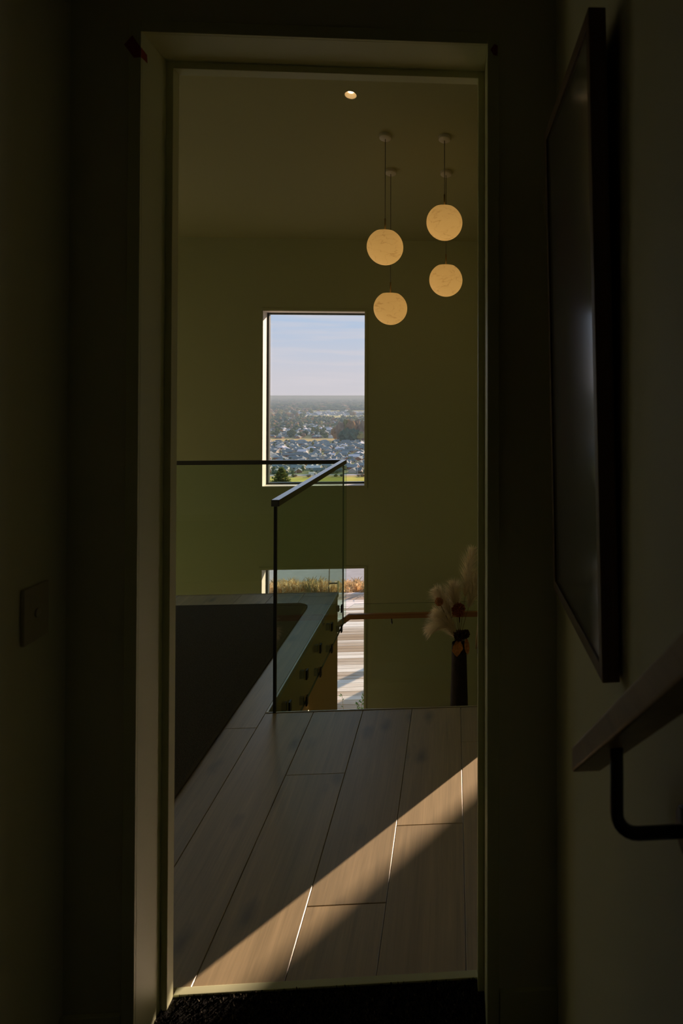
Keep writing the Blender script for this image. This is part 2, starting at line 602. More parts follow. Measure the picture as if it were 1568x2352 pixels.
# ceiling: pitched slab with a hole for the recessed downlight
m = MB()
ya, yb = 1.62, 6.95
DLX, DLY, DLR = -.696, 4.628, .0405
def ceil_block(x0, x1, y0, y1):
    P = [(x, y, ceil_z(y) + dz) for dz in (0, .2) for y in (y0, y1) for x in (x0, x1)]
    b = len(m.v)
    m.v += P
    for q in ((0, 2, 3, 1), (4, 5, 7, 6), (0, 1, 5, 4), (2, 6, 7, 3), (0, 4, 6, 2), (1, 3, 7, 5)):
        m.f.append(tuple(b + i for i in q)); m.m.append(0); m.s.append(False)
hq = .06
ceil_block(LX - .2, DLX - hq, ya, yb)
ceil_block(DLX + hq, RX + .2, ya, yb)
ceil_block(DLX - hq, DLX + hq, ya, DLY - hq)
ceil_block(DLX - hq, DLX + hq, DLY + hq, yb)
ct = math.cos(math.atan(SL))
for k in range(32):
    pq = []
    for a in (2 * math.pi * k / 32, 2 * math.pi * (k + 1) / 32):
        c_, s_ = math.cos(a), math.sin(a)
        q = hq / max(abs(c_), abs(s_))
        pq.append(((c_ * q, s_ * q), (c_ * DLR, s_ * DLR * ct)))
    (o1, i1), (o2, i2) = pq
    m.face([(DLX + x, DLY + y, ceil_z(DLY + y)) for x, y in (o1, i1, i2, o2)])
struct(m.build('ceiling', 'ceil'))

# side walls of the hall
struct(MB().box(LX - .2, LX, 1.635, FW0, LOWF, 4.40).build('wall_left', 'wall'))
struct(MB().box(RX, RX + .2, 1.635, FW0, LOWF, 4.40).build('wall_right', 'wall'))
# stair side wall, its near end is the corner that cuts the sunbeam
SW0, SW1, SWY = .285, .405, 3.30
struct(MB().box(SW0, SW1, SWY, FW0, LOWF, 4.20).build('wall_stair_side', 'wall'))

# door wall (stair wall paint on both faces) with the doorway
DX0, DX1, DZ = -.723, .079, 2.362
DW0, DW1 = 1.635, 1.80
m = MB()
m.box(LX, DX0 - .02, DW0, DW1, LOWF, 4.42)
m.box(DX1 + .02, RX, DW0, DW1, LOWF, 4.42)
m.box(DX0 - .02, DX1 + .02, DW0, DW1, DZ + .02, 4.42)
m.box(DX0 - .02, DX1 + .02, DW0, DW1, LOWF, -.03)
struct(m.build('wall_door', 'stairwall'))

# door frame: linings, stops, architraves
dr = struct(empty('door_1'))
m = MB().box(DX0 - .02, DX0, DW0 - .004, DW1, 0, DZ + .02)
m.build('lining', 'jamb', dr, bevel=.0015)
MB().box(DX1, DX1 + .02, DW0 - .004, DW1, 0, DZ + .02).build('lining', 'jamb', dr, bevel=.0015)
MB().box(DX0, DX1, DW0 - .004, DW1, DZ, DZ + .02).build('lining', 'jamb', dr, bevel=.0015)
MB().box(DX0, DX0 + .017, 1.762, DW1, 0, DZ).build('door_stop', 'jamb', dr, bevel=.001)
MB().box(DX1 - .017, DX1, 1.762, DW1, 0, DZ).build('door_stop', 'jamb', dr, bevel=.001)
MB().box(DX0 + .017, DX1 - .017, 1.762, DW1, DZ - .018, DZ).build('door_stop', 'jamb', dr, bevel=.001)
MB().box(DX0 - .028, DX0 - .0005, DW0 - .012, DW0 - .0005, 0, DZ + .028).build('architrave', 'jamb', dr, bevel=.001)
MB().box(DX1 + .0005, DX1 + .028, DW0 - .012, DW0 - .0005, 0, DZ + .028).build('architrave', 'jamb', dr, bevel=.001)
MB().box(DX0 - .0005, DX1 + .0005, DW0 - .012, DW0 - .0005, DZ + .0005, DZ + .028).build('architrave', 'jamb', dr, bevel=.001)

# threshold strip between carpet and planks
struct(MB().box(DX0 + .017, DX1 - .017, 1.800, 1.824, -.02, .004).build('trim_1', 'jamb', bevel=.0015))

# ------------------------------------------------------------------ hall floor with its planks
EDGE_Y, PLAT_X, PLAT_Y = 3.36, -.892, 5.362
m = MB()
m.box(LX, SW0, 1.80, EDGE_Y - .004, -.26, -.012)
m.box(LX, PLAT_X - .006, EDGE_Y - .004, PLAT_Y - .004, -.26, -.012)
m.box(SW0, SW1, 1.80, SWY, -.26, -.012)
m.box(SW1, RX, 1.80, FW0, -.26, -.012)
fl = struct(m.build('floor', 'floor'))
PW, PT = .2347, .0115
plank_cache = {}
def plank(x0, x1, y0, y1):
    g = .0008
    k = (round(x1 - x0, 4), round(y1 - y0, 4))
    if k not in plank_cache:
        w, h = (x1 - x0) / 2 - g, (y1 - y0) / 2 - g
        b = .0016
        mb = MB()
        v = [(-w, -h, -PT), (w, -h, -PT), (w, h, -PT), (-w, h, -PT), (-w, -h, -b), (w, -h, -b), (w, h, -b), (-w, h, -b),
             (-w + b, -h + b, 0), (w - b, -h + b, 0), (w - b, h - b, 0), (-w + b, h - b, 0)]
        mb.v = v
        mb.f = [(0, 3, 2, 1), (8, 9, 10, 11)]
        for i in range(4):
            j = (i + 1) % 4
            mb.f += [(i, j, 4 + j, 4 + i), (4 + i, 4 + j, 8 + j, 8 + i)]
        mb.m = [0] * len(mb.f)
        mb.s = [False] * len(mb.f)
        plank_cache[k] = mb.mesh('plank', 'floor')
    link('plank', plank_cache[k], fl, ((x0 + x1) / 2, (y0 + y1) / 2, 0))
known = {-1: 2.453, -2: 2.087, -3: 2.807, -5: 3.214, 0: 3.022}   # end joints that show
LEN = 2.05
x_seam0 = .0335
for k in range(-20, 12):
    x0, x1 = x_seam0 + PW * k, x_seam0 + PW * (k + 1)
    if x1 <= LX + .02: continue
    x0 = max(x0, LX + .004)
    if x0 > 2.5: break
    ym = PLAT_Y - .004 if x1 < PLAT_X + .01 else EDGE_Y - .004
    spans = [(x0, x1, 1.826, ym)]
    if x1 < PLAT_X + .03 and x1 > PLAT_X - .03:
        spans = [(x0, PLAT_X - .006, 1.826, ym)]
    elif x0 < PLAT_X < x1:
        spans = [(PLAT_X - .006, x1, 1.826, ym)]
    if x0 < SW0 < x1 or x0 < SW1 < x1:
        spans = [(x0, x1, 1.826, SWY - .003)] if x0 < SW0 else [(x0, x1, 1.826, SWY - .003), (max(x0, SW1 + .003), x1, SWY, FW0 - .01)]
        if x0 < SW0 < x1:
            spans = [(x0, x1, 1.826, SWY - .003)]
            if x1 > SW1 + .03:
                spans.append((SW1 + .003, x1, SWY - .003, FW0 - .01))
            spans.append((x0, SW0 - .002, SWY - .003, EDGE_Y - .004))
    elif x0 >= SW1:
        spans = [(x0, x1, 1.826, FW0 - .01)]
    j0 = known.get(k, 1.826 + rnd.random() * LEN)
    for (a, b_, y0, y1) in spans:
        cuts = [y0]
        y = j0 - LEN * 2
        while y < y1 - .02:
            if y > y0 + .02: cuts.append(y)
            y += LEN
        cuts.append(y1)
        for c0, c1 in zip(cuts[:-1], cuts[1:]):
            plank(a, b_, c0, c1)

# aluminium floor edgings round the stair opening
struct(box_obj('trim_2', 'alu', PLAT_X - .004, PLAT_X + .006, EDGE_Y, PLAT_Y + .004, -.03, .0035, bevel=.001))
struct(box_obj('trim_3', 'alu', PLAT_X - .004, SW0, EDGE_Y - .003, EDGE_Y + .004, -.03, .003, bevel=.001))
struct(box_obj('trim_4', 'alu', LX, PLAT_X - .004, PLAT_Y - .003, PLAT_Y + .004, -.03, .003, bevel=.001))
# slab edges and the wall under the landing
struct(MB().box(PLAT_X - .14, PLAT_X - .001, EDGE_Y + .005, PLAT_Y, LOWF, -.015).build('wall_under_landing', 'lowwall'))
struct(MB().box(PLAT_X, SW0, EDGE_Y - .12, EDGE_Y - .005, LOWF, -.27).build('wall_under_hall', 'wall'))
struct(MB().box(LX, RX, 1.8, FW0, LOWF - .2, LOWF).build('floor_lower', 'tread'))

# stair flight going down and away, half landing, second flight to the left
st = struct(empty('stair_flight'))
N1, GO = 8, .25
LZ = -1.40
rise = -LZ / N1
for i in range(1, N1):
    y0 = EDGE_Y + .006 + (i - 1) * .268
    box_obj('tread', 'tread', PLAT_X + .05, SW0 - .003, y0, y0 + .285, -i * rise - .04, -i * rise, st, bevel=.003)
    box_obj('riser', 'wall', PLAT_X + .05, SW0 - .003, y0 + .268, y0 + .280, -(i + 1) * rise, -i * rise - .041, st)
struct(MB().box(PLAT_X + .01, SW0 - .003, 5.36, 6.24, LZ - .22, LZ).build('floor_half_landing', 'tread'))
st2 = struct(empty('stair_flight'))
for i in range(1, 8):
    x1 = PLAT_X + .01 - (i - 1) * .25
    box_obj('tread', 'tread', x1 - .26, x1 - .002, 5.38, 6.24, LZ - i * rise - .04, LZ - i * rise, st2, bevel=.003)

# camera-side stairwell: walls, ceiling, carpeted landing and steps up towards the viewer
CX0, CX1 = -.885, .2465
struct(MB().box(CX0 - .12, CX0, -6.0, DW0, -.2, 6.9).build('wall_stairwell_left', 'stairwall'))
struct(MB().box(CX1, CX1 + .12, -6.0, DW0, -.2, 6.9).build('wall_stairwell_right', 'stairwall'))
struct(MB().box(CX0 - .12, CX1 + .12, -6.12, -6.0, -.2, 6.9).build('wall_stairwell_back', 'stairwall'))
struct(MB().box(CX0 - .12, CX1 + .12, DW0, DW0 + .12, 4.43, 6.9).build('wall_stairwell_front', 'stairwall'))
struct(MB().box(CX0 - .12, CX1 + .12, -6.12, DW0 + .12, 6.9, 7.02).build('ceiling_stairwell', 'stairwall'))
struct(box_obj('baseboard_door_wall', 'jamb', DX1 + .03, CX1, DW0 - .014, DW0 - .0005, 0, .115, bevel=.002))
struct(box_obj('baseboard_door_wall', 'jamb', CX0, DX0 - .03, DW0 - .014, DW0 - .0005, 0, .115, bevel=.002))
m = MB()
m.box(CX0, CX1, .95, DW0, -.2, 0)
m.box(DX0 + .0005, DX1 - .0005, DW0, 1.799, -.025, 0)
for i in range(1, 28):
    m.box(CX0, CX1, .95 - .25 * i, .95 - .25 * (i - 1), -.2, .175 * i)
cp = struct(m.build('floor_stairwell', 'carpet'))
m = MB()
for i in range(9000):
    x = rnd.uniform(DX0 + .004, DX1 - .004)
    y = rnd.uniform(1.50, 1.797)
    if y < DW0 - .02: x = rnd.uniform(CX0 + .01, CX1 - .01)
    elif y < 1.765: pass
    else: x = rnd.uniform(DX0 + .022, DX1 - .022)
    a = rnd.uniform(0, 6.28)
    h = rnd.uniform(.003, .008)
    w = rnd.uniform(.0012, .0026)
    dx, dy = math.cos(a) * w, math.sin(a) * w
    lx, ly = rnd.uniform(-.004, .004), rnd.uniform(-.004, .004)
    m.face([(x - dx, y - dy, 0), (x + dx, y + dy, 0), (x + lx + dx * .5, y + ly + dy * .5, h), (x + lx - dx * .5, y + ly - dy * .5, h)], 1 if rnd.random() < .22 else 0)
tag(m.build('carpet_pile', ['tuft_dark', 'tuft_light'], cp), kind='stuff')

# unseen block added across the deck, its corner softens one side of the sunbeam
struct(MB().box(6.365, 11.5, 7.0, 11.1, -2.95, 5.2).build('wall_sun_blocker', 'ext'))

# ------------------------------------------------------------------ windows
def window(name, x0, x1, z0, z1, y=6.745, trim=True, fw=.024):
    w = struct(empty(name, (0, 0, 0)))
    for (a, b_, c, d) in ((x0, x0 + fw, z0, z1), (x1 - fw, x1, z0, z1), (x0 + fw, x1 - fw, z1 - fw * .8, z1), (x0 + fw, x1 - fw, z0, z0 + fw * .9)):
        MB().box(a, b_, y, y + .055, c, d).build('frame', 'darkalu', w, bevel=.002)
    m = MB().box(x0 + fw - .004, x1 - fw + .004, y + .02, y + .028, z0 + fw - .006, z1 - fw + .008)
    m.build('pane', 'glass_win', w)
    # painted reveal lining inside the wall opening
    t = .006
    for (a, b_, c, d) in ((x0, x0 + t, z0 + t, z1 - t), (x1 - t, x1, z0 + t, z1 - t), (x0, x1, z1 - t, z1), (x0, x1, z0, z0 + t)):
        MB().box(a, b_, FW0 - .002, y - .0005, c, d).build('reveal', 'reveal', w)
    if trim:
        q = .02
        for (a, b_, c, d) in ((x0 - q, x0 - .0005, z0 - q, z1 + q), (x1 + .0005, x1 + q, z0 - q, z1 + q), (x0 - .0005, x1 + .0005, z1 + .0005, z1 + q), (x0 - .0005, x1 + .0005, z0 - q, z0 - .0005)):
            MB().box(a, b_, FW0 - .005, FW0 - .0002, c, d).build('trim', 'wall', w, bevel=.001)
    return w
window('window_1', WX0, WX1, .655, 2.326)
window('window_2', WX0, WX1, LOWF + .06, -.122)
window('window_3', OX0, OX1, .08, OZ1, y=6.79)
window('window_added_4', QX0, QX1, .08, 2.326)  # this pair is added out of view for more daylight
window('window_added_5', QX0, QX1, LOWF + .06, -.40)
struct(MB().box(WX0, WX1, FW0, FW1, LOWF, LOWF + .06).build('trim_5', 'ext'))

# ================================================================== LIGHTS
# round recessed downlight in the pitched ceiling
tilt = math.atan(SL)
def ceil_mat(x, y):
    return Matrix.Translation((x, y, ceil_z(y))) @ Matrix.Rotation(-tilt, 4, 'X')
dl = empty('recessed_downlight', (0, 0, 0))
dl.matrix_world = ceil_mat(DLX, DLY)
MB().lathe([(.0385, .001), (.0385, -.002), (.0425, -.002), (.0425, -.0003)], 40).build('trim_ring', 'canopy', dl)
MB().lathe([(.0385, -.001), (.036, .012), (.026, .030), (.022, .032)], 40).build('reflector', 'downlight_trim', dl)
MB().lathe([(.0001, .027), (.020, .027), (.0215, .033)], 32).build('bulb', 'downlight_emit', dl)
tag(dl, 'small round lit downlight set in the sloped ceiling', 'downlight')

def pendant(x, y, zc, label):
    p = empty('globe_pendant', (x, y, ceil_z(y)))
    top = ceil_z(y)
    Mt = Matrix.Rotation(-tilt, 4, 'X')
    MB().lathe([(.0001, -.024), (.040, -.024), (.0445, -.020), (.0455, -.001), (.0455, 0)], 36, M4=Mt).build('ceiling_canopy', 'canopy', p)
    h = zc - top
    r = .1325
    MB().tube([(0, 0, -.02), (0, 0, h + r + .07)], .0026, 8).build('cord', 'cord', p)
    MB().tube([(0, 0, h + r + .075), (0, 0, h + r - .012)], .006, 10).build('stem', 'brass', p)
    prof = []
    a0 = R(30)
    for i in range(29):
        a = math.pi - (math.pi - a0) * i / 28
        prof.append((max(.0001, r * math.sin(a)), r * math.cos(a)))
    prof.append((.0001, r * math.cos(a0) + .001))
    g = MB().lathe(prof, 48).build('globe_shade', 'globe', p, (0, 0, h))
    tag(p, label, 'pendant lamp', 'cluster of four globe pendants')
    return p
pendant(-.506, 5.046, 2.609, 'warm glowing globe pendant, upper globe of the left pair')
pendant(-.072, 5.046, 2.797, 'highest glowing globe pendant of the four, over the right pair')
pendant(-.506, 5.481, 2.214, 'lowest glowing globe pendant, beside the window top corner')
pendant(-.066, 5.481, 2.444, 'glowing globe pendant hanging directly below the highest globe')

# ================================================================== GLASS BALUSTRADE ROUND THE LANDING
def pane_box(x0, x1, y0, y1, z0, z1, axis):
    """glass sheet: faces across AXIS are clear, the four edges are dark green"""
    m = MB().box(x0, x1, y0, y1, z0, z1)
    # face order: bottom, top, y0, y1, x0, x1
    m.m = [1, 1, 0, 0, 1, 1] if axis == 'Y' else [1, 1, 1, 1, 0, 0]
    return m
bal = empty('glass_balustrade', (-.86, 3.37, 0))
bo = Vector(bal.location)
def bpart(mb, name, mat, bevel=0.0):
    o = mb.build(name, mat, bal, None, bevel)
    o.location = -bo
    return o
GX = -.856
bpart(pane_box(GX - .006, GX + .006, 3.372, 5.385, -.253, .985, 'X'), 'side_glass_panel', ['glass_rail', 'glass_edge'])
bpart(pane_box(LX + .01, GX + .018, 5.402, 5.414, -.253, .985, 'Y'), 'far_glass_panel', ['glass_rail', 'glass_edge'])
bpart(MB().box(GX - .019, GX + .019, 3.352, 5.425, .986, 1.018), 'top_rail', 'railtop', .002)
bpart(MB().box(LX + .01, GX - .0195, 5.389, 5.425, .986, 1.018), 'top_rail', 'railtop', .002)
bpart(MB().box(GX - .007, GX + .007, 3.355, 3.3715, -.253, .9855), 'end_channel', 'black', .001)
for y in (3.625, 4.035, 4.44, 4.845, 5.252):
    for z in (-.09, -.241):
        s = MB()
        s.box(GX - .03, GX - .0065, y - .013, y + .013, z - .022, z + .022)
        s.box(GX + .0065, GX + .016, y - .019, y + .019, z - .027, z + .027)
        bpart(s, 'standoff', 'black', .0015)
tag(bal, 'frameless green glass balustrade with slim black top rail round the upper landing', 'balustrade')

# glass balustrade of the half landing with a timber handrail
b2 = empty('glass_balustrade', (0, 6.2, LZ))
b2o = Vector(b2.location)
def ppart(mb, name, mat, bevel=0.0):
    o = mb.build(name, mat, b2, None, bevel)
    o.location = -b2o
    return o
def slab_poly(poly, y0, y1, edge=True):
    """poly: list of (x, z) going round; extruded along Y"""
    m = MB()
    n = len(poly)
    m.face([(x, y0, z) for x, z in poly], 0)
    m.face([(x, y1, z) for x, z in reversed(poly)], 0)
    for i in range(n):
        (xa, za), (xb, zb) = poly[i], poly[(i + 1) % n]
        m.face([(xa, y0, za), (xa, y1, za), (xb, y1, zb), (xb, y0, zb)], 1 if edge else 0)
    return m
sl2 = .70
g = slab_poly([(SW0 - .02, LZ - .15), (SW0 - .02, -.345), (-.888, -.345), (-2.4, -.345 - (2.4 - .888) * sl2), (-2.4, -.345 - (2.4 - .888) * sl2 - 1.1), (-.95, LZ - .15)], 6.20, 6.21)
ppart(g, 'glass_panel', ['glass_clear', 'glass_edge'])
def rail_prof(z): return z
hr = slab_poly([(SW0 - .02, -.453), (SW0 - .02, -.410), (-.926, -.410), (-2.4, -.410 - (2.4 - .926) * sl2), (-2.4, -.463 - (2.4 - .926) * sl2), (-.908, -.453)], 6.11, 6.15)
ppart(hr, 'handrail', ['handrail', 'handrail'], .003)
for x in (-.55, .05):
    ppart(MB().tube([(x, 6.13, -.453), (x, 6.13, -.49), (x, 6.15, -.51), (x, 6.199, -.51)], .006, 8), 'handrail_bracket', 'black')
tag(b2, 'clear glass stair balustrade with a timber handrail in front of the lower window', 'balustrade')

# timber rail on the stair side wall, only its lower end shows beside the bouquet
wr = empty('wall_handrail', (.235, 5.93, -.66))
wo = Vector(wr.location)
m = MB()
y1, zt = 5.95, -.615
y0 = 3.5
dz = (y1 - y0) * .62
for X in ((.185, .228),):
    x0, x1 = X
    P = [(x0, y1, zt - .062), (x1, y1, zt - .062), (x1, y1, zt), (x0, y1, zt), (x0, y0, zt - .062 + dz), (x1, y0, zt - .062 + dz), (x1, y0, zt + dz), (x0, y0, zt + dz)]
    m.v = P
    m.f = [(0, 1, 2, 3), (4, 7, 6, 5), (0, 4, 5, 1), (3, 2, 6, 7), (0, 3, 7, 4), (1, 5, 6, 2)]
    m.m = [0] * 6
    m.s = [False] * 6
o = m.build('rail', 'handrail_y', wr, None, .004); o.location = -wo
o = MB().tube([(.205, 5.88, -.63), (.205, 5.88, -.69), (.215, 5.88, -.705), (.235, 5.88, -.708), (SW0, 5.88, -.708)], .007, 10).build('bracket', 'black', wr); o.location = -wo
tag(wr, 'short end of a timber handrail with black bracket beside the dried bouquet', 'handrail')

# small warm step light in the wall under the landing
sl = empty('step_light', (PLAT_X - .001, 4.275, -.424))
MB().box(.0005, .004, -.022, .022, -.016, .016).build('bezel', 'canopy', sl, None, .001)
MB().box(.0041, .0055, -.016, .016, -.010, .010).build('lens', 'step_emit', sl)
tag(sl, 'tiny warm light in the wall below the glass balustrade', 'step light')

# ================================================================== RUG
def rounded_rect(x0, x1, y0, y1, r, n=8):
    pts = []
    for (cx, cy, a0) in ((x1 - r, y1 - r, 0), (x0 + r, y1 - r, 90), (x0 + r, y0 + r, 180), (x1 - r, y0 + r, 270)):
        for i in range(n + 1):
            a = R(a0 + 90 * i / n)
            pts.append((cx + r * math.cos(a), cy + r * math.sin(a)))
    return pts
def prism(pts, z0, z1, mi=0):
    m = MB()
    m.face([(x, y, z1) for x, y in pts], mi)
    m.face([(x, y, z0) for x, y in reversed(pts)], mi)
    n = len(pts)
    for i in range(n):
        a, b_ = pts[i], pts[(i + 1) % n]
        m.face([(a[0], a[1], z0), (b_[0], b_[1], z0), (b_[0], b_[1], z1), (a[0], a[1], z1)], mi)
    return m
rug = empty('rug', (-2.2, 3.7, .001))
ro = Vector(rug.location)
outer = rounded_rect(-3.4, -1.045, 2.35, 5.075, .09)
inner = rounded_rect(-3.388, -1.057, 2.362, 5.063, .08)
o = prism(inner, .0, .013).build('pile', 'rug', rug); o.location = -ro + Vector((0, 0, .001))
m = MB()
n_ = len(outer)
for i in range(n_):
    j = (i + 1) % n_
    a, b_, c, d = outer[i], outer[j], inner[i], inner[j]
    m.face([(a[0], a[1], 0), (b_[0], b_[1], 0), (b_[0], b_[1], .010), (a[0], a[1], .010)])
    m.face([(a[0], a[1], .010), (b_[0], b_[1], .010), (d[0], d[1], .0135), (c[0], c[1], .0135)])
o = m.build('bound_edge', 'rug_edge', rug); o.location = -ro + Vector((0, 0, .001))
tag(rug, 'dark charcoal rug with a bound edge on the pale plank landing', 'rug')

# ================================================================== STAIRWELL THINGS (near the camera)
# light switch on the dark wall
sw = empty('light_switch', (CX0, 1.511, 1.062))
MB().box(.0, .009, -.043, .043, -.058, .058).build('plate', 'switch', sw, None, .003)
MB().lathe([(.0001, .0125), (.0085, .0125), (.0095, .0115), (.0095, .0085)], 28, M4=Matrix.Rotation(R(90), 4, 'Y')).build('round_button', 'switch', sw)
tag(sw, 'pale wall switch plate with one round button', 'light switch')

# red tape tabs on the door frame corners
t = MB()
t.face([(-.760, 1.6215, 2.330), (-.738, 1.6215, 2.300), (-.7235, 1.6215, 2.302), (-.7235, 1.6215, 2.325), (-.742, 1.6215, 2.352)])
t.face([(-.7225, 1.6215, 2.302), (-.7225, 1.6215, 2.325), (-.7221, 1.652, 2.322), (-.7221, 1.655, 2.303)])
tag(t.build('tape_tab', 'red'), 'scrap of red tape at the top corner of the door frame near the switch', 'tape')
t = MB()
t.face([(.086, 1.6215, 2.348), (.094, 1.6215, 2.335), (.103, 1.6215, 2.334), (.104, 1.6215, 2.358), (.096, 1.6215, 2.362)])
tag(t.build('tape_tab', 'red'), 'scrap of dark red tape at the door frame corner near the picture', 'tape')

# framed picture on the side wall, leaning out at the top
pic = empty('framed_picture', (CX1 - .004, 1.235, 1.100))
pic.rotation_euler = (0, R(-1.1), 0)
W2, HH, TH = .245, .995, .026
# local: X towards the wall is +, front face at -TH ; Y along the wall
f_ = .022
for (y0, y1, z0, z1) in ((-W2, -W2 + f_, 0, HH), (W2 - f_, W2, 0, HH), (-W2 + f_, W2 - f_, 0, f_), (-W2 + f_, W2 - f_, HH - f_, HH)):
    MB().box(-TH, 0, y0, y1, z0, z1).build('frame_bar', 'frame_wood', pic, None, .0012)
pr = MB().box(-.018, -.004, -W2 + f_, W2 - f_, f_, HH - f_).build('print', 'print', pic)
def petal(cy, cz, ry, rz, rot):
    m = MB()
    pts = []
    for i in range(28):
        a = 2 * math.pi * i / 28
        py, pz = ry * math.cos(a) * (1 - .35 * math.sin(a)), rz * math.sin(a)
        pts.append((-.0183, cy + py * math.cos(rot) - pz * math.sin(rot), cz + py * math.sin(rot) + pz * math.cos(rot)))
    m.face(pts)
    return m.build('printed_petal', 'petal', pr)
petal(.06, .72, .085, .095, .15)
petal(-.07, .60, .070, .10, -.1)
petal(.10, .42, .035, .14, .05)
petal(-.16, .86, .05, .03, .5)
MB().box(-.0235, -.0215, -W2 + f_, W2 - f_, f_, HH - f_).build('picture_glass', glass('picture_glass', (.97, .97, .97), 1.55, .13), pic)
tag(pic, 'tall wooden framed picture behind glass on the dim side wall', 'picture')

# timber handrail rising towards the viewer with a black bracket
nr = empty('wall_handrail', (.165, .87, 1.04))
no = Vector(nr.location)
s = .69
y1, z1 = .868, 1.040
y0 = -1.2
dz = (y1 - y0) * s
x0, x1 = .150, .188
hh = .052
m = MB()
m.v = [(x0, y1, z1), (x1, y1, z1), (x1, y1, z1 + hh * .62), (x0, y1, z1 + hh * .62), (x0, y0, z1 + dz), (x1, y0, z1 + dz), (x1, y0, z1 + dz + hh * .62), (x0, y0, z1 + dz + hh * .62)]
m.f = [(0, 1, 2, 3), (4, 7, 6, 5), (0, 4, 5, 1), (3, 2, 6, 7), (0, 3, 7, 4), (1, 5, 6, 2)]
m.m = [0] * 6
m.s = [False] * 6
o = m.build('rail', 'handrail_y', nr, None, .003); o.location = -no
for yb in (.705, -.4):
    zb = z1 + (y1 - yb) * s
    xm = (x0 + x1) / 2
    pts = [(xm, yb, zb + .004), (xm, yb, zb - .066)]
    for i in range(1, 7):
        a = R(90 * i / 6)
        pts.append((xm + .022 * (1 - math.cos(a)), yb, zb - .066 - .022 * math.sin(a)))
    pts.append((CX1 - .001, yb, zb - .088))
    o = MB().tube(pts, .0068, 14).build('bracket', 'black', nr); o.location = -no
    o = MB().lathe([(.0001, -.008), (.022, -.008), (.024, -.006), (.024, 0)], 24, M4=Matrix.Translation((CX1 - .0005, yb, zb - .088)) @ Matrix.Rotation(R(90), 4, 'Y')).build('bracket_rose', 'black', nr); o.location = -no
tag(nr, 'square timber handrail on a black bracket, rising close to the viewer', 'handrail')

# ================================================================== VASE AND DRIED BOUQUET
VX, VY = .046, 5.9
vs = MB()
prof = [(.0001, 0), (.078, 0), (.081, .006), (.079, .10), (.073, .35), (.066, .60), (.062, .78), (.0615, .80), (.055, .80), (.055, .70), (.0001, .70)]
vo = vs.lathe(prof, 40).build('floor_vase', 'vase', None, (VX, VY, LZ))
tag(vo, 'tall dark tapering floor vase holding dried flowers', 'vase')
MOUTH = Vector((VX, VY, LZ + .78))
def bez(a, b_, c, t): return a * (1 - t) ** 2 + b_ * 2 * t * (1 - t) + c * t * t
def plume(tip, bend, length, spread, label, seed):
    rg = random.Random(seed)
    base = MOUTH + Vector((rg.uniform(-.02, .02), rg.uniform(-.02, .02), -.02))
    root = empty('pampas_plume', base)
    tip = Vector(tip) - base
    mid = Vector(bend) - base
    o3 = Vector((0, 0, 0))
    pts = [bez(o3, mid, tip, i / 12) for i in range(13)]
    MB().tube(pts, [.003 - .002 * i / 12 for i in range(13)], 6).build('stalk', 'stem', root)
    m = MB()
    tot = (tip - o3).length
    t0 = max(.12, 1 - length / max(tot, .01))
    for i in range(1100):
        t = t0 + (1 - t0) * rg.random() ** .85
        p = bez(o3, mid, tip, t)
        d = (bez(o3, mid, tip, min(1, t + .03)) - bez(o3, mid, tip, t - .03)).normalized()
        u = (t - t0) / (1 - t0)
        env = math.sin(math.pi * min(1, .12 + u * .80)) ** .7
        side = Vector((rg.gauss(0, 1), rg.gauss(0, 1), rg.gauss(0, 1)))
        side = (side - d * side.dot(d)).normalized()
        ln = spread * 1.75 * env * rg.uniform(.4, 1.15)
        e = p + d * ln * .9 + side * ln * .75
        k = p + d * ln * .45 + side * ln * .42 + Vector((0, 0, .01 * rg.random()))
        e.z -= .25 * ln * rg.random()
        wv = d.cross(side).normalized() * rg.uniform(.0010, .0022)
        m.face([p - wv, p + wv, k + wv, k - wv])
        m.face([k - wv, k + wv, e])
    m.build('feathery_head', 'plume', root)
    tag(root, label, 'pampas grass', 'pampas plumes in the dark vase')
plume((-.215, 5.86, -.475), (-.02, 5.87, -.36), .30, .085, 'cream pampas plume drooping lowest towards the glass', 3)
plume((-.155, 5.84, -.33), (.0, 5.85, -.38), .26, .08, 'cream pampas plume pointing sideways just over the handrail', 4)
plume((-.155, 5.88, -.150), (.01, 5.88, -.35), .27, .075, 'short cream pampas plume leaning up beside the pink dried flower', 5)
plume((.0, 5.92, -.115), (.02, 5.9, -.36), .26, .085, 'upright cream pampas plume in the middle of the bouquet', 6)
plume((.165, 5.92, .185), (.09, 5.9, -.20), .42, .085, 'tallest cream pampas plume rising beside the door frame', 7)
plume((.21, 5.90, -.04), (.12, 5.88, -.30), .30, .085, 'cream pampas plume leaning to the door frame below the tallest', 8)

def flower(c, r, mat, label, seed, name='dried_flower'):
    rg = random.Random(seed)
    c = Vector(c)
    root = empty(name, MOUTH + Vector((0, -.01, -.01)))
    ro_ = Vector(root.location)
    m = MB()
    for i in range(330):
        d = Vector((rg.gauss(0, 1), rg.gauss(0, 1), rg.gauss(0, 1))).normalized()
        p = c + d * r * rg.uniform(.35, .7)
        e = c + d * r * rg.uniform(.8, 1.15)
        w = d.cross(Vector((.3, .5, .8))).normalized() * rg.uniform(.003, .006)
        w2 = d.cross(w).normalized() * .004
        m.face([p - w, p + w, e + w * .8 + w2, e - w * .8 + w2])
        m.face([p - w2, p + w2, e + w2 * .7 + w, e - w2 * .7 + w])
    o = m.build('flower_head', mat, root); o.location = -ro_
    core = MB().lathe([(max(.0001, r * .72 * math.sin(a * math.pi / 10)), -r * .72 * math.cos(a * math.pi / 10)) for a in range(11)], 14).build('flower_core', mat, root)
    core.location = c - ro_
    o = MB().tube([ro_, (ro_ + c) / 2 + Vector((.004, 0, .01)), c], .0028, 6).build('stalk', 'stem', root); o.location = -ro_
    tag(root, label, 'dried flower', 'dried flowers in the dark vase')
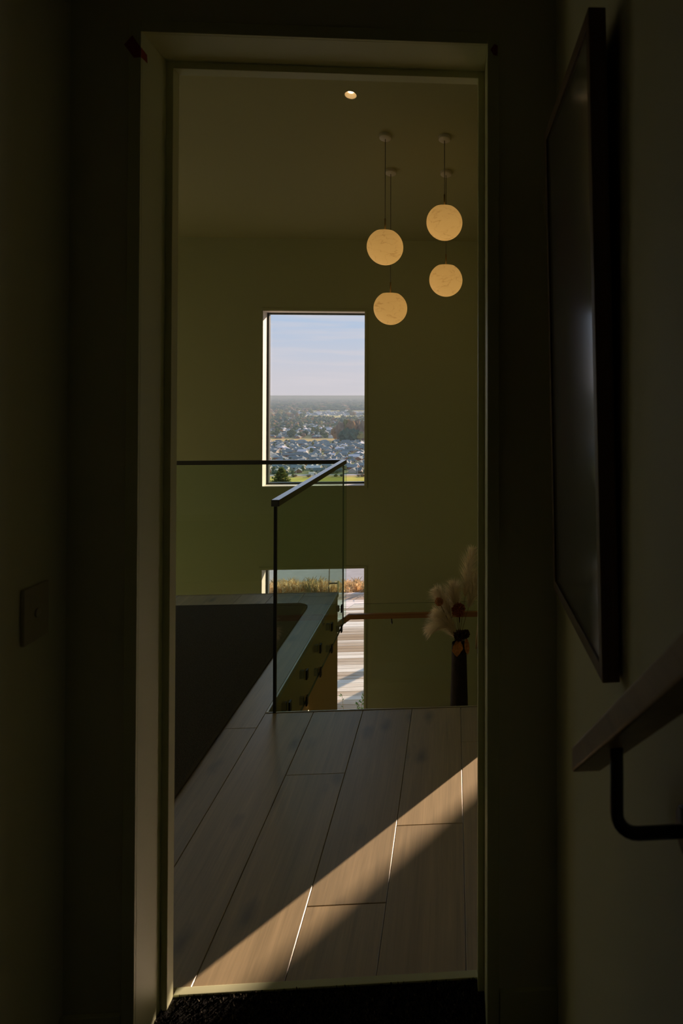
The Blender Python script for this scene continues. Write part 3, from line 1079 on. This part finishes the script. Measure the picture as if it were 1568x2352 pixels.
flower((.040, 5.83, -.300), .056, 'flower_red', 'rust red dried flower head in the middle of the pampas', 21)
flower((-.125, 5.82, -.225), .034, 'flower_pink', 'small pinkish dried flower at the edge of the pampas', 22)
flower((.048, 5.82, -.515), .048, 'flower_dark', 'dark dried flower head just above the vase rim', 23)
flower((.098, 5.83, -.505), .036, 'flower_dark', 'small dark dried flower at the vase rim, on the door frame side', 24)
def leaf(base, tip, w, label, seed):
    rg = random.Random(seed)
    base, tip = Vector(base), Vector(tip)
    m = MB()
    n = 10
    d = tip - base
    side = Vector((1, 0, 0.15)).normalized()
    L, C_, Rr = [], [], []
    for i in range(n + 1):
        t = i / n
        wd = w * math.sin(math.pi * min(1, .08 + .92 * t)) ** .8 * (1 + .12 * rg.uniform(-1, 1))
        c = base + d * t + Vector((0, -.012 * math.sin(math.pi * t), 0))
        C_.append(c)
        L.append(c - side * wd + Vector((0, -.006, .004 * rg.random())))
        Rr.append(c + side * wd + Vector((0, -.006, .004 * rg.random())))
    for i in range(n):
        m.face([L[i], C_[i], C_[i + 1], L[i + 1]], 0, True)
        m.face([C_[i], Rr[i], Rr[i + 1], C_[i + 1]], 0, True)
        k = Vector((0, .0015, 0))
        m.face([L[i + 1] + k, C_[i + 1] + k, C_[i] + k, L[i] + k], 0, True)
        m.face([C_[i + 1] + k, Rr[i + 1] + k, Rr[i] + k, C_[i] + k], 0, True)
    tag(m.build('dried_leaf', 'leaf_brown'), label, 'dried leaf', 'dried leaves on the dark vase')
leaf((.035, 5.825, -.555), (.028, 5.815, -.690), .042, 'broad orange brown dried leaf hanging over the vase front', 31)
leaf((.105, 5.83, -.545), (.118, 5.82, -.675), .022, 'narrow brown dried leaf hanging at the vase side', 32)

# ================================================================== OUTSIDE: DECK
DKZ = -2.85
dk = struct(MB().box(-14, 6, FW1, 15.45, DKZ - .3, DKZ - .035).build('deck', 'soil'))
BW = .1425
nb = int((15.45 - FW1 - .01) / BW)
dmesh = None
for i in range(nb):
    y = FW1 + .01 + BW * (i + .5)
    if dmesh is None:
        o = MB().box(-10, 6, -BW / 2 + .0045, BW / 2 - .0045, -.032, 0).build('deck_board', 'deck', dk, (0, y, DKZ), .004)
        dmesh = o.data
    else:
        o = link('deck_board', dmesh, dk, (0, y, DKZ))
# deck posts, and a screen added to throw the wide shadow (they stand past the window edge)
def post(x, y, h, w, label):
    p = empty('deck_post', (x, y, DKZ))
    MB().box(-w / 2, w / 2, -w / 2, w / 2, 0, h).build('shaft', 'stake', p, None, .006)
    MB().box(-w / 2 - .02, w / 2 + .02, -w / 2 - .02, w / 2 + .02, h + .0005, h + .03).build('cap', 'darkalu', p, None, .004)
    tag(p, label, 'post')
post(1.72, 15.2, 2.6, .16, 'square timber post at the outer edge of the deck')
scn = empty('shadow_screen', (2.7, 14.2, DKZ))
for x in (-1.05, 0, 1.05):
    MB().box(x - .045, x + .045, -.045, .045, 0, 2.2).build('screen_post', 'darkalu', scn, None, .003)
for i in range(15):
    MB().box(-1.1, 1.1, .046, .066, .08 + i * .14, .08 + i * .14 + .132).build('slat', 'stake', scn, None, .002)
tag(scn, 'unseen slatted screen added to shade part of the deck', 'screen')

# shrub outside at the foot of the lower window
sh = empty('shrub', (-1.13, 7.6, DKZ))
m = MB(); lf = MB()
rg = random.Random(77)
for i in range(11):
    a = rg.uniform(0, 6.28)
    lean = rg.uniform(.05, .26)
    h = rg.uniform(.72, 1.04)
    if i == 0: a, lean, h = .3, .16, 1.13
    e = Vector((math.cos(a) * lean, math.sin(a) * lean, h))
    k = Vector((e.x * .3, e.y * .3, h * .55))
    pts = [bez(Vector((0, 0, 0)), k, e, t / 8) for t in range(9)]
    m.tube(pts, [.007 - .005 * t / 8 for t in range(9)], 6)
    for q in range(46):
        t = rg.uniform(.3, 1)
        p = bez(Vector((0, 0, 0)), k, e, t)
        d = Vector((rg.gauss(0, 1), rg.gauss(0, 1), rg.uniform(.1, 1.2))).normalized()
        s_ = rg.uniform(.022, .045)
        w = d.cross(Vector((rg.random(), rg.random(), .2))).normalized() * s_ * .3
        lf.face([p, p + d * s_ * .5 + w, p + d * s_, p + d * s_ * .5 - w])
m.build('stems', 'bark', sh); lf.build('leaves', 'leafgreen', sh)
tag(sh, 'small leafy green shrub outside at the bottom of the lower window', 'shrub')

# ================================================================== OUTSIDE: BANK, ROAD, HILLSIDE, PLAIN
PZ = -90.0
def ground_z(y):
    k = [(15.45, -2.95), (19.5, -4.05), (22, -5.4), (40, -6.4), (55, -9.5), (200, -46), (450, -83), (600, -89.5), (680, -90)]
    for (a, za), (b_, zb) in zip(k[:-1], k[1:]):
        if y <= b_:
            return za + (zb - za) * (y - a) / (b_ - a)
    return PZ
def strip(name, mat, ys, xs, zf=None, dz=0.0, struct_=True):
    m = MB()
    for a, b_ in zip(ys[:-1], ys[1:]):
        xa, xb = xs(a), xs(b_)
        za, zb = (zf or ground_z)(a) + dz, (zf or ground_z)(b_) + dz
        m.face([(xa[0], a, za), (xa[1], a, za), (xb[1], b_, zb), (xb[0], b_, zb)])
    o = m.build(name, mat)
    if struct_: struct(o)
    return o
wide = lambda y: (-40 - y * .75, 30 + y * .6)
strip('ground_bank', 'soil', [15.45, 17, 19.5], wide)
strip('ground_road', 'asphalt', [19.5, 22, 30, 40], wide)
strip('ground_slope', 'slope', [40, 55, 100, 200, 300, 450, 600, 660], wide)
flat = lambda y: PZ
strip('ground_field', 'field', [660, 700, 776], wide, flat)
strip('ground_verge', 'tan', [776, 792], wide, flat)
strip('ground_street', 'asphalt', [792, 806], wide, flat)
M['town_ground'] = plain('town_lawns', (.17, .19, .09), .95, spec=.05, noise_amt=.5, noise_scale=.04)
strip('ground_town', 'town_ground', [806, 1362], wide, flat)
strip('ground_reserve', 'tan', [1362, 1470], wide, flat)
M['far_ground'] = plain('far_plain', (.15, .17, .085), .95, spec=.05, noise_amt=.45, noise_scale=.006)
strip('ground_suburb', 'far_ground', [1470, 2750], wide, flat)
strip('ground_pasture', 'paleyellow', [2750, 3120], lambda y: (-.206 * y - 40, -.13 * y), flat, .4)
strip('ground_plain', 'far_ground', [2750, 6000, 12000, 30000, 70000, 140000], wide, flat)
strip('ground_pasture', 'paleyellow', [3780, 4150], lambda y: (-.224 * y, -.09 * y), flat, .4)
strip('ground_pasture', 'tan', [3350, 3700], lambda y: (-.33 * y, -.232 * y), flat, .4)
strip('ground_park', 'field', [1338, 1361], lambda y: (-.205 * y, -.172 * y), flat, .4)

# tussock grass along the deck edge
def tussock_mesh(mats, seed):
    rg = random.Random(seed)
    m = MB()
    for i in range(150):
        a = rg.uniform(0, 6.28)
        r0 = rg.uniform(0, .10)
        b_ = Vector((math.cos(a) * r0, math.sin(a) * r0, 0))
        a2 = a + rg.uniform(-.6, .6)
        h = rg.uniform(.14, .40)
        ln = rg.uniform(.05, .26)
        k = b_ + Vector((math.cos(a2) * ln * .35, math.sin(a2) * ln * .35, h * .8))
        e = b_ + Vector((math.cos(a2) * ln, math.sin(a2) * ln, h * rg.uniform(.6, 1)))
        w = Vector((-math.sin(a2), math.cos(a2), 0)) * rg.uniform(.007, .014)
        mi = 1 if rg.random() < .45 else 0
        m.face([b_ - w, b_ + w, k + w * .8, k - w * .8], mi)
        m.face([k - w * .8, k + w * .8, e], mi)
    return m.mesh('tussock_grass', mats)
tm = [tussock_mesh(['tussock', 'tussock2'], 1), tussock_mesh(['tussock', 'tussock2'], 2), tussock_mesh(['tussock2', 'tussock'], 3), tussock_mesh(['tussock3', 'tussock'], 4)]
rg = random.Random(5)
for row in range(6):
    y = 15.65 + row * .34
    n = 0
    x = -6.6 + (row % 2) * .15
    while x < -.6:
        o = link('tussock_grass', tm[3] if rg.random() < .24 else rg.choice(tm[:3]), None, (x + rg.uniform(-.08, .08), y + rg.uniform(-.15, .15), ground_z(y) - .02))
        o.rotation_euler = (0, 0, rg.uniform(0, 6.28))
        s_ = rg.uniform(.75, 1.2)
        o.scale = (s_ * 1.1, s_ * 1.1, s_)
        tag(o, nth(n) + (' olive' if o.data is tm[3] else ' golden') + ' tussock from the left in the ' + nth(row) + ' row beyond the deck', 'tussock grass', 'tussocks along the deck edge')
        n += 1
        x += rg.uniform(.26, .42)

# staked sapling in front of the tussocks
sp = empty('sapling', (-2.80, 15.62, ground_z(15.6) - .01))
MB().tube([(0, 0, 0), (.01, 0, .5), (.02, 0, 1.0), (.0, 0, 1.5)], [.012, .011, .009, .005], 8).build('trunk', 'bark', sp)
m = MB()
rg = random.Random(9)
for i in range(900):
    d = Vector((rg.gauss(0, 1), rg.gauss(0, 1), rg.gauss(0, 1))).normalized()
    p = Vector((.03, 0, 1.0)) + Vector((d.x * .26, d.y * .26, d.z * .50)) * rg.random() ** .4
    if p.z < .62 + .1 * rg.random(): continue
    s_ = rg.uniform(.025, .05)
    e = Vector((rg.gauss(0, 1), rg.gauss(0, 1), rg.gauss(0, 1))).normalized()
    w = d.cross(e).normalized() * s_ * .35
    m.face([p - e * s_ * .5, p + w, p + e * s_ * .5, p - w])
m.build('leaves', 'leafolive', sp)
MB().box(-.012, .20, -.004, .004, .285, .315).build('tie_strap', 'black', sp)
tag(sp, 'young staked tree with thin trunk in front of the dry tussocks', 'tree')
sk = MB().box(-.018, .018, -.018, .018, 0, .36).build('garden_stake', 'stake', None, (-2.585, 15.60, ground_z(15.6) - .01), .003)
tag(sk, 'short pale wooden stake tied to the young tree', 'stake')

# conifer on the hillside just below the house
cf = empty('conifer', (-19.75, 80, ground_z(80)))
gz = ground_z(80)
top = -6.9 - gz
MB().tube([(0, 0, 0), (.05, 0, top * .5), (0, 0, top - .3)], [.16, .10, .02], 8).build('trunk', 'bark', cf)
m = MB()
rg = random.Random(13)
tier = top - .05
while tier > 2.0:
    u = top - tier
    rad = min(1.9, .10 + u * .66)
    nb_ = 5 if u < .3 else 9 if u < 1.2 else 12
    a0 = rg.uniform(0, 6.28)
    for b_ in range(nb_):
        a = a0 + 6.28 * b_ / nb_ + rg.uniform(-.25, .25)
        ln = rad * rg.uniform(.65, 1.2)
        for q in range(22):
            t = rg.uniform(.1, 1)
            p = Vector((math.cos(a) * ln * t, math.sin(a) * ln * t, tier + .12 * ln * t * t - .12 * ln))
            d = Vector((math.cos(a) + rg.gauss(0, .6), math.sin(a) + rg.gauss(0, .6), rg.uniform(0, .9))).normalized()
            s_ = rg.uniform(.16, .34)
            w = d.cross(Vector((rg.gauss(0, .4), rg.gauss(0, .4), 1))).normalized() * s_ * .3
            m.face([p - w * .4, p + d * s_ * .5 + w, p + d * s_, p + d * s_ * .5 - w], 1 if rg.random() < .3 else 0)
    tier -= rg.uniform(.10, .16)
m.build('needle_branches', ['pine', 'pine2'], cf)
tag(cf, 'dark green conifer on the hillside at the bottom of the upper window', 'tree')

# ------------------------------------------------------------------ town houses
def gable_house(L, W, wh, rh, wing=None, hip=False):
    """returns (walls MB, roof MB, fascia MB, windows MB); ridge along X"""
    w, r, fa, wi = MB(), MB(), MB(), MB()
    def block(cx, cy, L, W, along):
        def T(x, y, z):
            return (cx + x, cy + y, z) if along == 'X' else (cx - y, cy + x, z)
        a, b_ = L / 2, W / 2
        e = .45
        for (p, q) in (((-a, -b_), (a, -b_)), ((a, -b_), (a, b_)), ((a, b_), (-a, b_)), ((-a, b_), (-a, -b_))):
            w.face([T(*p, 0), T(*q, 0), T(*q, wh), T(*p, wh)])
        ez = wh - .12
        if hip:
            h = min(b_, a * .8)
            A, B, C_, D = T(-a - e, -b_ - e, ez), T(a + e, -b_ - e, ez), T(a + e, b_ + e, ez), T(-a - e, b_ + e, ez)
            P, Q = T(-a + h * .85, 0, wh + rh), T(a - h * .85, 0, wh + rh)
            r.face([A, B, Q, P]); r.face([B, C_, Q]); r.face([C_, D, P, Q]); r.face([D, A, P])
            r.face([D, C_, B, A])
        else:
            P, Q = T(-a - e, 0, wh + rh), T(a + e, 0, wh + rh)
            A, B, C_, D = T(-a - e, -b_ - e, ez), T(a + e, -b_ - e, ez), T(a + e, b_ + e, ez), T(-a - e, b_ + e, ez)
            r.face([A, B, Q, P]); r.face([C_, D, P, Q])
            th = .22
            dn = lambda p: (p[0], p[1], p[2] - th)
            r.face([dn(P), dn(Q), dn(B), dn(A)]); r.face([dn(Q), dn(P), dn(D), dn(C_)])
            r.face([A, dn(A), dn(B), B]); r.face([C_, dn(C_), dn(D), D])
            for s_ in (-a, a):
                w.face([T(s_, -b_, wh), T(s_, b_, wh), T(s_, 0, wh + rh - .15)])
            for s_, (k, l_, t_) in ((-1, (A, D, P)), (1, (B, C_, Q))):
                for c in (k, l_):
                    up = lambda p, d: (p[0], p[1], p[2] + d)
                    fa.face([up(c, .12), up(t_, .12), up(t_, -.42), up(c, -.42)])
        # windows on the two long sides
        for s_ in (-1, 1):
            for x in (-a * .5, a * .45):
                y = s_ * (b_ + .03)
                pts = [T(x - .9, y, .9), T(x + .9, y, .9), T(x + .9, y, 2.1), T(x - .9, y, 2.1)]
                wi.face(pts if s_ < 0 else pts[::-1])
    block(0, 0, L, W, 'X')
    if wing:
        x, l2, w2 = wing
        block(x, -W / 2 - l2 / 2 + w2 * .25, l2 + w2 * .5, w2, 'Y')
    return w, r, fa, wi
protos = []
specs = [(15, 9, 2.5, 2.6, (-3.5, 4, 6.5), False), (17, 10, 2.5, 2.7, (4.5, 3.5, 6), False), (16, 11, 2.5, 2.8, None, True), (18, 10, 2.5, 2.7, (-4, 4, 7), True),
         (14, 8.5, 2.5, 2.9, None, False), (16, 9, 2.5, 3.0, (0, 4, 6), False)]
for s_ in specs:
    w, r, fa, wi = gable_house(*s_)
    protos.append((w, r, fa, wi, s_[5]))
mesh_cache = {}
def house_mesh(pi, part, mat):
    k = (pi, part, mat)
    if k not in mesh_cache:
        mesh_cache[k] = protos[pi][part].mesh(('walls', 'roof', 'bargeboards', 'windows')[part], mat)
    return mesh_cache[k]
ROOFN = {'roof_slate': 'slate grey', 'roof_mid': 'mid grey', 'roof_green': 'greenish grey', 'roof_pale': 'pale painted-sheen', 'roof_terra': 'terracotta'}
WALLN = {'white': 'white', 'cream_wall': 'cream', 'brick': 'brick'}
SHAPE = ['gabled', 'gabled', 'hip roofed', 'hip roofed', 'gabled', 'gabled']
HOUSES = []
def house(x, y, rz, pi, roof, wall, sc_=1.0):
    h = empty('house', (x, y, PZ), rz)
    h.scale = (sc_, sc_, sc_)
    HOUSES.append((x, y))
    link('walls', house_mesh(pi, 0, wall), h)
    link('roof', house_mesh(pi, 1, roof), h)
    if not protos[pi][4]:
        link('bargeboards', house_mesh(pi, 2, 'white'), h)['kind'] = 'stuff'
    link('windows', house_mesh(pi, 3, 'dark_pane'), h)['kind'] = 'stuff'
    return h, x / y, SHAPE[pi] + ' ' + WALLN[wall] + ' house with ' + ROOFN[roof] + ' roof'
def label_row(row, where, grp):
    row.sort(key=lambda q: q[1])
    k = 0
    for h, d, look in row:
        if IN_L < d < IN_R:
            tag(h, look + ', ' + nth(k) + ' along ' + where, 'house', grp)
            k += 1
        else:
            tag(h, 'estate house past the edge of the upper window', 'house', 'houses hidden by the wall')
rg = random.Random(42)
y = 826
row = 0
while y < 1352:
    x = -.315 * y - 12 + rg.uniform(0, 9)
    hs_ = []
    while x < -.095 * y:
        q = rg.random()
        roof = 'roof_slate' if q < .40 else 'roof_mid' if q < .66 else 'roof_green' if q < .88 else 'roof_pale'
        wall = rg.choice(['white', 'white', 'cream_wall', 'cream_wall', 'brick'])
        rz = rg.choice([0, 0, math.pi / 2, math.pi / 2, math.pi, math.pi]) + rg.uniform(-.35, .35)
        hs_.append(house(x, y + rg.uniform(-4, 4), rz, rg.randrange(len(protos)), roof, wall, rg.uniform(.92, 1.12)))
        x += rg.uniform(19, 25)
    label_row(hs_, 'row ' + nth(row).replace('first', 'one', 1) + ' behind the street' if False else 'the ' + nth(row) + ' row', 'houses of the near estate')
    y += rg.uniform(25, 31) if row % 2 else rg.uniform(31, 38)
    row += 1
for nm, y in (('front', 1490), ('middle', 1530), ('back', 1580)):
    x = -.31 * y
    hs_ = []
    while x < -.10 * y:
        q = rg.random()
        hs_.append(house(x, y + rg.uniform(-12, 12), rg.uniform(-.4, .4) + rg.choice([0, 1.57]), rg.randrange(len(protos)), 'roof_slate' if q < .4 else 'roof_mid' if q < .7 else 'roof_green' if q < .82 else 'roof_pale' if q < .93 else 'roof_terra', rg.choice(['white', 'cream_wall', 'brick']), rg.uniform(.95, 1.3)))
        x += rg.uniform(24, 40)
    label_row(hs_, 'the ' + nm + ' row past the reserve', 'houses past the reserve')

# far suburb: houses too small to pick apart
m = MB()
rg = random.Random(8)
def tiny_house(x, y, mi_r, s_):
    c, sn = math.cos(rg.uniform(0, 3.14)), 0
    a = rg.uniform(-.5, .5) + rg.choice([0, 1.57])
    ca, sa = math.cos(a), math.sin(a)
    T = lambda u, v, z: (x + (u * ca - v * sa) * s_, y + (u * sa + v * ca) * s_, PZ + z * s_)
    a_, b_ = 8, 5
    for (p, q) in (((-a_, -b_), (a_, -b_)), ((a_, -b_), (a_, b_)), ((a_, b_), (-a_, b_)), ((-a_, b_), (-a_, -b_))):
        m.face([T(*p, 0), T(*q, 0), T(*q, 2.6), T(*p, 2.6)], 0)
    m.face([T(-a_, -b_, 2.5), T(a_, -b_, 2.5), T(a_ * .6, 0, 5.2), T(-a_ * .6, 0, 5.2)], mi_r)
    m.face([T(a_, b_, 2.5), T(-a_, b_, 2.5), T(-a_ * .6, 0, 5.2), T(a_ * .6, 0, 5.2)], mi_r)
    m.face([T(a_, -b_, 2.5), T(a_, b_, 2.5), T(a_ * .6, 0, 5.2)], mi_r)
    m.face([T(-a_, b_, 2.5), T(-a_, -b_, 2.5), T(-a_ * .6, 0, 5.2)], mi_r)
for i in range(1300):
    y = rg.uniform(1620, 2740)
    x = rg.uniform(-.33, -.08) * y
    tiny_house(x, y, rg.choice([1, 1, 2, 2, 3, 4]), rg.uniform(.9, 1.3))
for i in range(420):
    y = rg.uniform(3140, 3760)
    x = rg.uniform(-.222, -.09) * y
    tiny_house(x, y, rg.choice([1, 2, 2, 4]), rg.uniform(1.0, 1.5))
for i in range(300):
    y = rg.uniform(2760, 5200)
    x = rg.uniform(-.34, -.08) * y
    tiny_house(x, y, rg.choice([1, 2, 4]), rg.uniform(1.0, 1.6))
tag(m.build('distant_houses', ['white', 'roof_slate', 'roof_mid', 'roof_green', 'roof_pale']), 'tiny scattered house roofs in the hazy distant suburb', 'houses', kind='stuff')

# ------------------------------------------------------------------ trees in the town
def crown_mesh(seed, sub, mat, sx=1.0, sz=1.0, rough=.3):
    bm = bmesh.new()
    bmesh.ops.create_icosphere(bm, subdivisions=sub, radius=1.0)
    for v in bm.verts:
        n_ = mnoise.noise(v.co * 1.7 + Vector((seed * 3.1, seed, 0))) * rough * 1.3 + mnoise.noise(v.co * 4.3 + Vector((0, seed * 2.2, 0))) * rough
        v.co *= 1 + n_
        v.co.x *= sx; v.co.y *= sx; v.co.z *= sz
    me = bpy.data.meshes.new('crown')
    bm.to_mesh(me)
    bm.free()
    me.materials.append(M[mat])
    return me
TM = {}
kinds = {'t_dark': 'dark evergreen', 't_green': 'dull green leafy', 't_olive': 'olive green', 't_rust': 'rust coloured autumn', 't_brown': 'brown nearly bare'}
for k in kinds:
    TM[k] = [crown_mesh(i * 7 + len(TM) * 3 + 1, 3, k, 1.0, 1.0 + .15 * i, .38) for i in range(3)]
trunk = MB().tube([(0, 0, -1.35), (0, 0, -.3)], [.12, .08], 6).mesh('trunk', 'bark')
TREES = {}
def town_tree(x, y, r, h, kind, place, grp):
    if 'stand' not in place:
        for _ in range(6):
            near = [q for q in HOUSES if abs(q[0] - x) < 14 + r and abs(q[1] - y) < 14 + r and math.hypot(q[0] - x, q[1] - y) < 9 + r]
            if not near: break
            x, y = x + rg.uniform(-14, 14), y + rg.uniform(-14, 14)
        else:
            return
    t_ = empty('tree', (x, y, PZ), rg.uniform(0, 6.28))
    c = link('crown', rg.choice(TM[kind]), t_, (0, 0, h * .58))
    c.scale = (r, r, h * .46)
    tr = link('trunk', trunk, t_, (0, 0, h * .5))
    tr.scale = (r, r, h * .37)
    TREES.setdefault((kind, place, grp), []).append((x / y, t_))
rg = random.Random(17)
# tall stand at the right of the window, beyond the estate
for (x, y, r, h, k) in ((-.163, 1400, 9, 33, 't_brown'), (-.155, 1405, 10, 36, 't_olive'), (-.148, 1400, 10, 37, 't_rust'), (-.140, 1410, 9, 34, 't_brown'), (-.170, 1412, 8, 26, 't_rust'),
                        (-.131, 1400, 9, 33, 't_brown'), (-.124, 1405, 9, 30, 't_rust'), (-.152, 1385, 9, 20, 't_dark'), (-.143, 1384, 9, 19, 't_dark'), (-.160, 1386, 8, 17, 't_dark'), (-.136, 1386, 8, 18, 't_olive')):
    town_tree(x * y, y, r, h, k, 'in the tall stand behind the housing estate', 'trees of the tall stand')
# garden trees and hedges between the estate houses and along the street
for i in range(46):
    y = rg.uniform(815, 1380)
    x = rg.uniform(-.30, -.10) * y
    town_tree(x, y, rg.uniform(1.6, 3.0), rg.uniform(3.5, 6), rg.choice(['t_dark', 't_green', 't_olive', 't_rust']), 'between the houses of the near estate', 'garden trees')
for i in range(20):
    y = rg.uniform(808, 815)
    x = rg.uniform(-.29, -.10) * y
    town_tree(x, y, rg.uniform(1.6, 2.8), rg.uniform(2.2, 3.8), rg.choice(['t_dark', 't_dark', 't_green', 't_brown']), 'lining the street above the yellow field', 'street trees')
for i in range(18):
    y = rg.uniform(778, 784)
    x = rg.uniform(-.29, -.10) * y
    town_tree(x, y, rg.uniform(1.6, 3.0), rg.uniform(1.8, 3), rg.choice(['t_dark', 't_olive', 't_brown']), 'edging the yellow field', 'field edge bushes')
for i in range(95):
    y = rg.uniform(1480, 1900)
    x = rg.uniform(-.32, -.09) * y
    town_tree(x, y, rg.uniform(3.5, 7), rg.uniform(6, 13), rg.choice(['t_dark', 't_dark', 't_green', 't_green', 't_green', 't_olive', 't_rust', 't_brown']), 'among the suburb houses past the reserve', 'suburb trees')
for (kind, place, grp), lst in TREES.items():
    lst.sort(key=lambda q: q[0])
    k = 0
    for d, t_ in lst:
        if IN_L < d < IN_R:
            tag(t_, nth(k) + ' ' + kinds[kind] + ' tree from the left ' + place, 'tree', grp)
            k += 1
        else:
            tag(t_, kinds[kind] + ' tree past the edge of the upper window', 'tree', 'trees hidden by the wall')
# the mass of trees farther out
m = MB()
ico = bmesh.new()
bmesh.ops.create_icosphere(ico, subdivisions=1, radius=1.0)
ico_v = [v.co.copy() for v in ico.verts]
ico_f = [tuple(v.index for v in f.verts) for f in ico.faces]
ico.free()
def blob(x, y, r, h, mi):
    b_ = len(m.v)
    for v in ico_v:
        j = rg.uniform(.72, 1.25)
        m.v.append((x + v.x * r * j, y + v.y * r * j, PZ + h * .5 + v.z * h * .55 * j))
    for f in ico_f:
        m.f.append(tuple(b_ + i for i in f)); m.m.append(mi); m.s.append(False)
for i in range(1050):
    y = rg.uniform(1850, 2760)
    blob(rg.uniform(-.34, -.08) * y, y, rg.uniform(4, 9), rg.uniform(6, 14), rg.choice([0, 0, 0, 1, 1, 1, 2, 3, 4]))
for i in range(500):
    y = rg.uniform(2760, 4200)
    q = rg.uniform(-.34, -.08)
    if 2740 < y < 3125 and -.215 < q < -.128: continue
    if 3100 < y < 3770 and q > -.225 and rg.random() < .8: continue
    if 3770 < y < 4160 and q > -.228 and rg.random() < .85: continue
    blob(q * y, y, rg.uniform(7, 16), rg.uniform(10, 20), rg.choice([0, 1, 2, 3, 4]))
for i in range(2600):
    y = 4180 * (18000 / 4180) ** (rg.random() ** 1.3)
    blob(rg.uniform(-.34, -.08) * y, y, rg.uniform(14, 40), rg.uniform(12, 26), rg.choice([0, 0, 0, 1, 1, 4]))
tag(m.build('distant_trees', ['t_dark', 't_green', 't_olive', 't_rust', 't_brown']), 'mass of small hazy trees covering the distant plain', 'trees', kind='stuff')

# street lamps beside the street above the field
lamp_me = MB()
lamp_me.tube([(0, 0, 0), (0, 0, 9.0)], .14, 8)
lamp_arm = MB().tube([(0, 0, 9.0), (.6, 0, 9.6), (1.7, 0, 9.7)], .09, 6).mesh('arm', 'white')
lamp_head = MB().box(1.5, 2.4, -.2, .2, 9.62, 9.78).mesh('lamp_head', 'white')
lp = lamp_me.mesh('pole', 'white')
for px, side in ((-.267, 'nearest the conifer'), (-.246, 'second from the conifer'), (-.226, 'third from the conifer'), (-.139, 'farthest from the conifer')):
    e = empty('street_lamp', (px * 800, 800, PZ))
    link('pole', lp, e); link('arm', lamp_arm, e); link('lamp_head', lamp_head, e)
    tag(e, 'thin pale street lamp above the yellow field, ' + side, 'street lamp')
tk = empty('truck', (-.203 * 797, 797, PZ + .02))
MB().box(-4, 2.2, -1.2, 1.2, 1.0, 3.6).build('box_body', 'white', tk)
MB().box(2.4, 4.2, -1.1, 1.1, .8, 2.9).build('cab', 'cream_wall', tk)
for x in (-2.6, 3.2):
    for yy in (-1.05, 1.05):
        MB().lathe([(.0001, -.15), (.5, -.15), (.5, .15), (.0001, .15)], 14, M4=Matrix.Translation((x, yy, .5)) @ Matrix.Rotation(R(90), 4, 'X')).build('wheel', 'black', tk)
tag(tk, 'white box truck on the street behind the field', 'truck')

# ------------------------------------------------------------------ haze over the plain
hz = bpy.data.materials.new('valley_haze')
hz.use_nodes = True
hn, hl = hz.node_tree.nodes, hz.node_tree.links
hn.clear()
ho = hn.new('ShaderNodeOutputMaterial')
hs = hn.new('ShaderNodeVolumeScatter')
hs.inputs['Color'].default_value = (.66, .83, 1.0, 1)
hs.inputs['Density'].default_value = .95e-4
hs.inputs['Anisotropy'].default_value = .2
ha = hn.new('ShaderNodeVolumeAbsorption')
ha.inputs['Color'].default_value = (0, 0, 0, 1)
ha.inputs['Density'].default_value = 1.15e-4
hd = hn.new('ShaderNodeAddShader')
hl.new(hs.outputs[0], hd.inputs[0])
hl.new(ha.outputs[0], hd.inputs[1])
hl.new(hd.outputs[0], ho.inputs['Volume'])
hb = MB().box(-30000, 12000, 640, 90000, PZ - 6, -14).build('valley_haze', hz)
tag(hb, 'thin bluish haze lying over the distant plain', 'haze', kind='stuff')
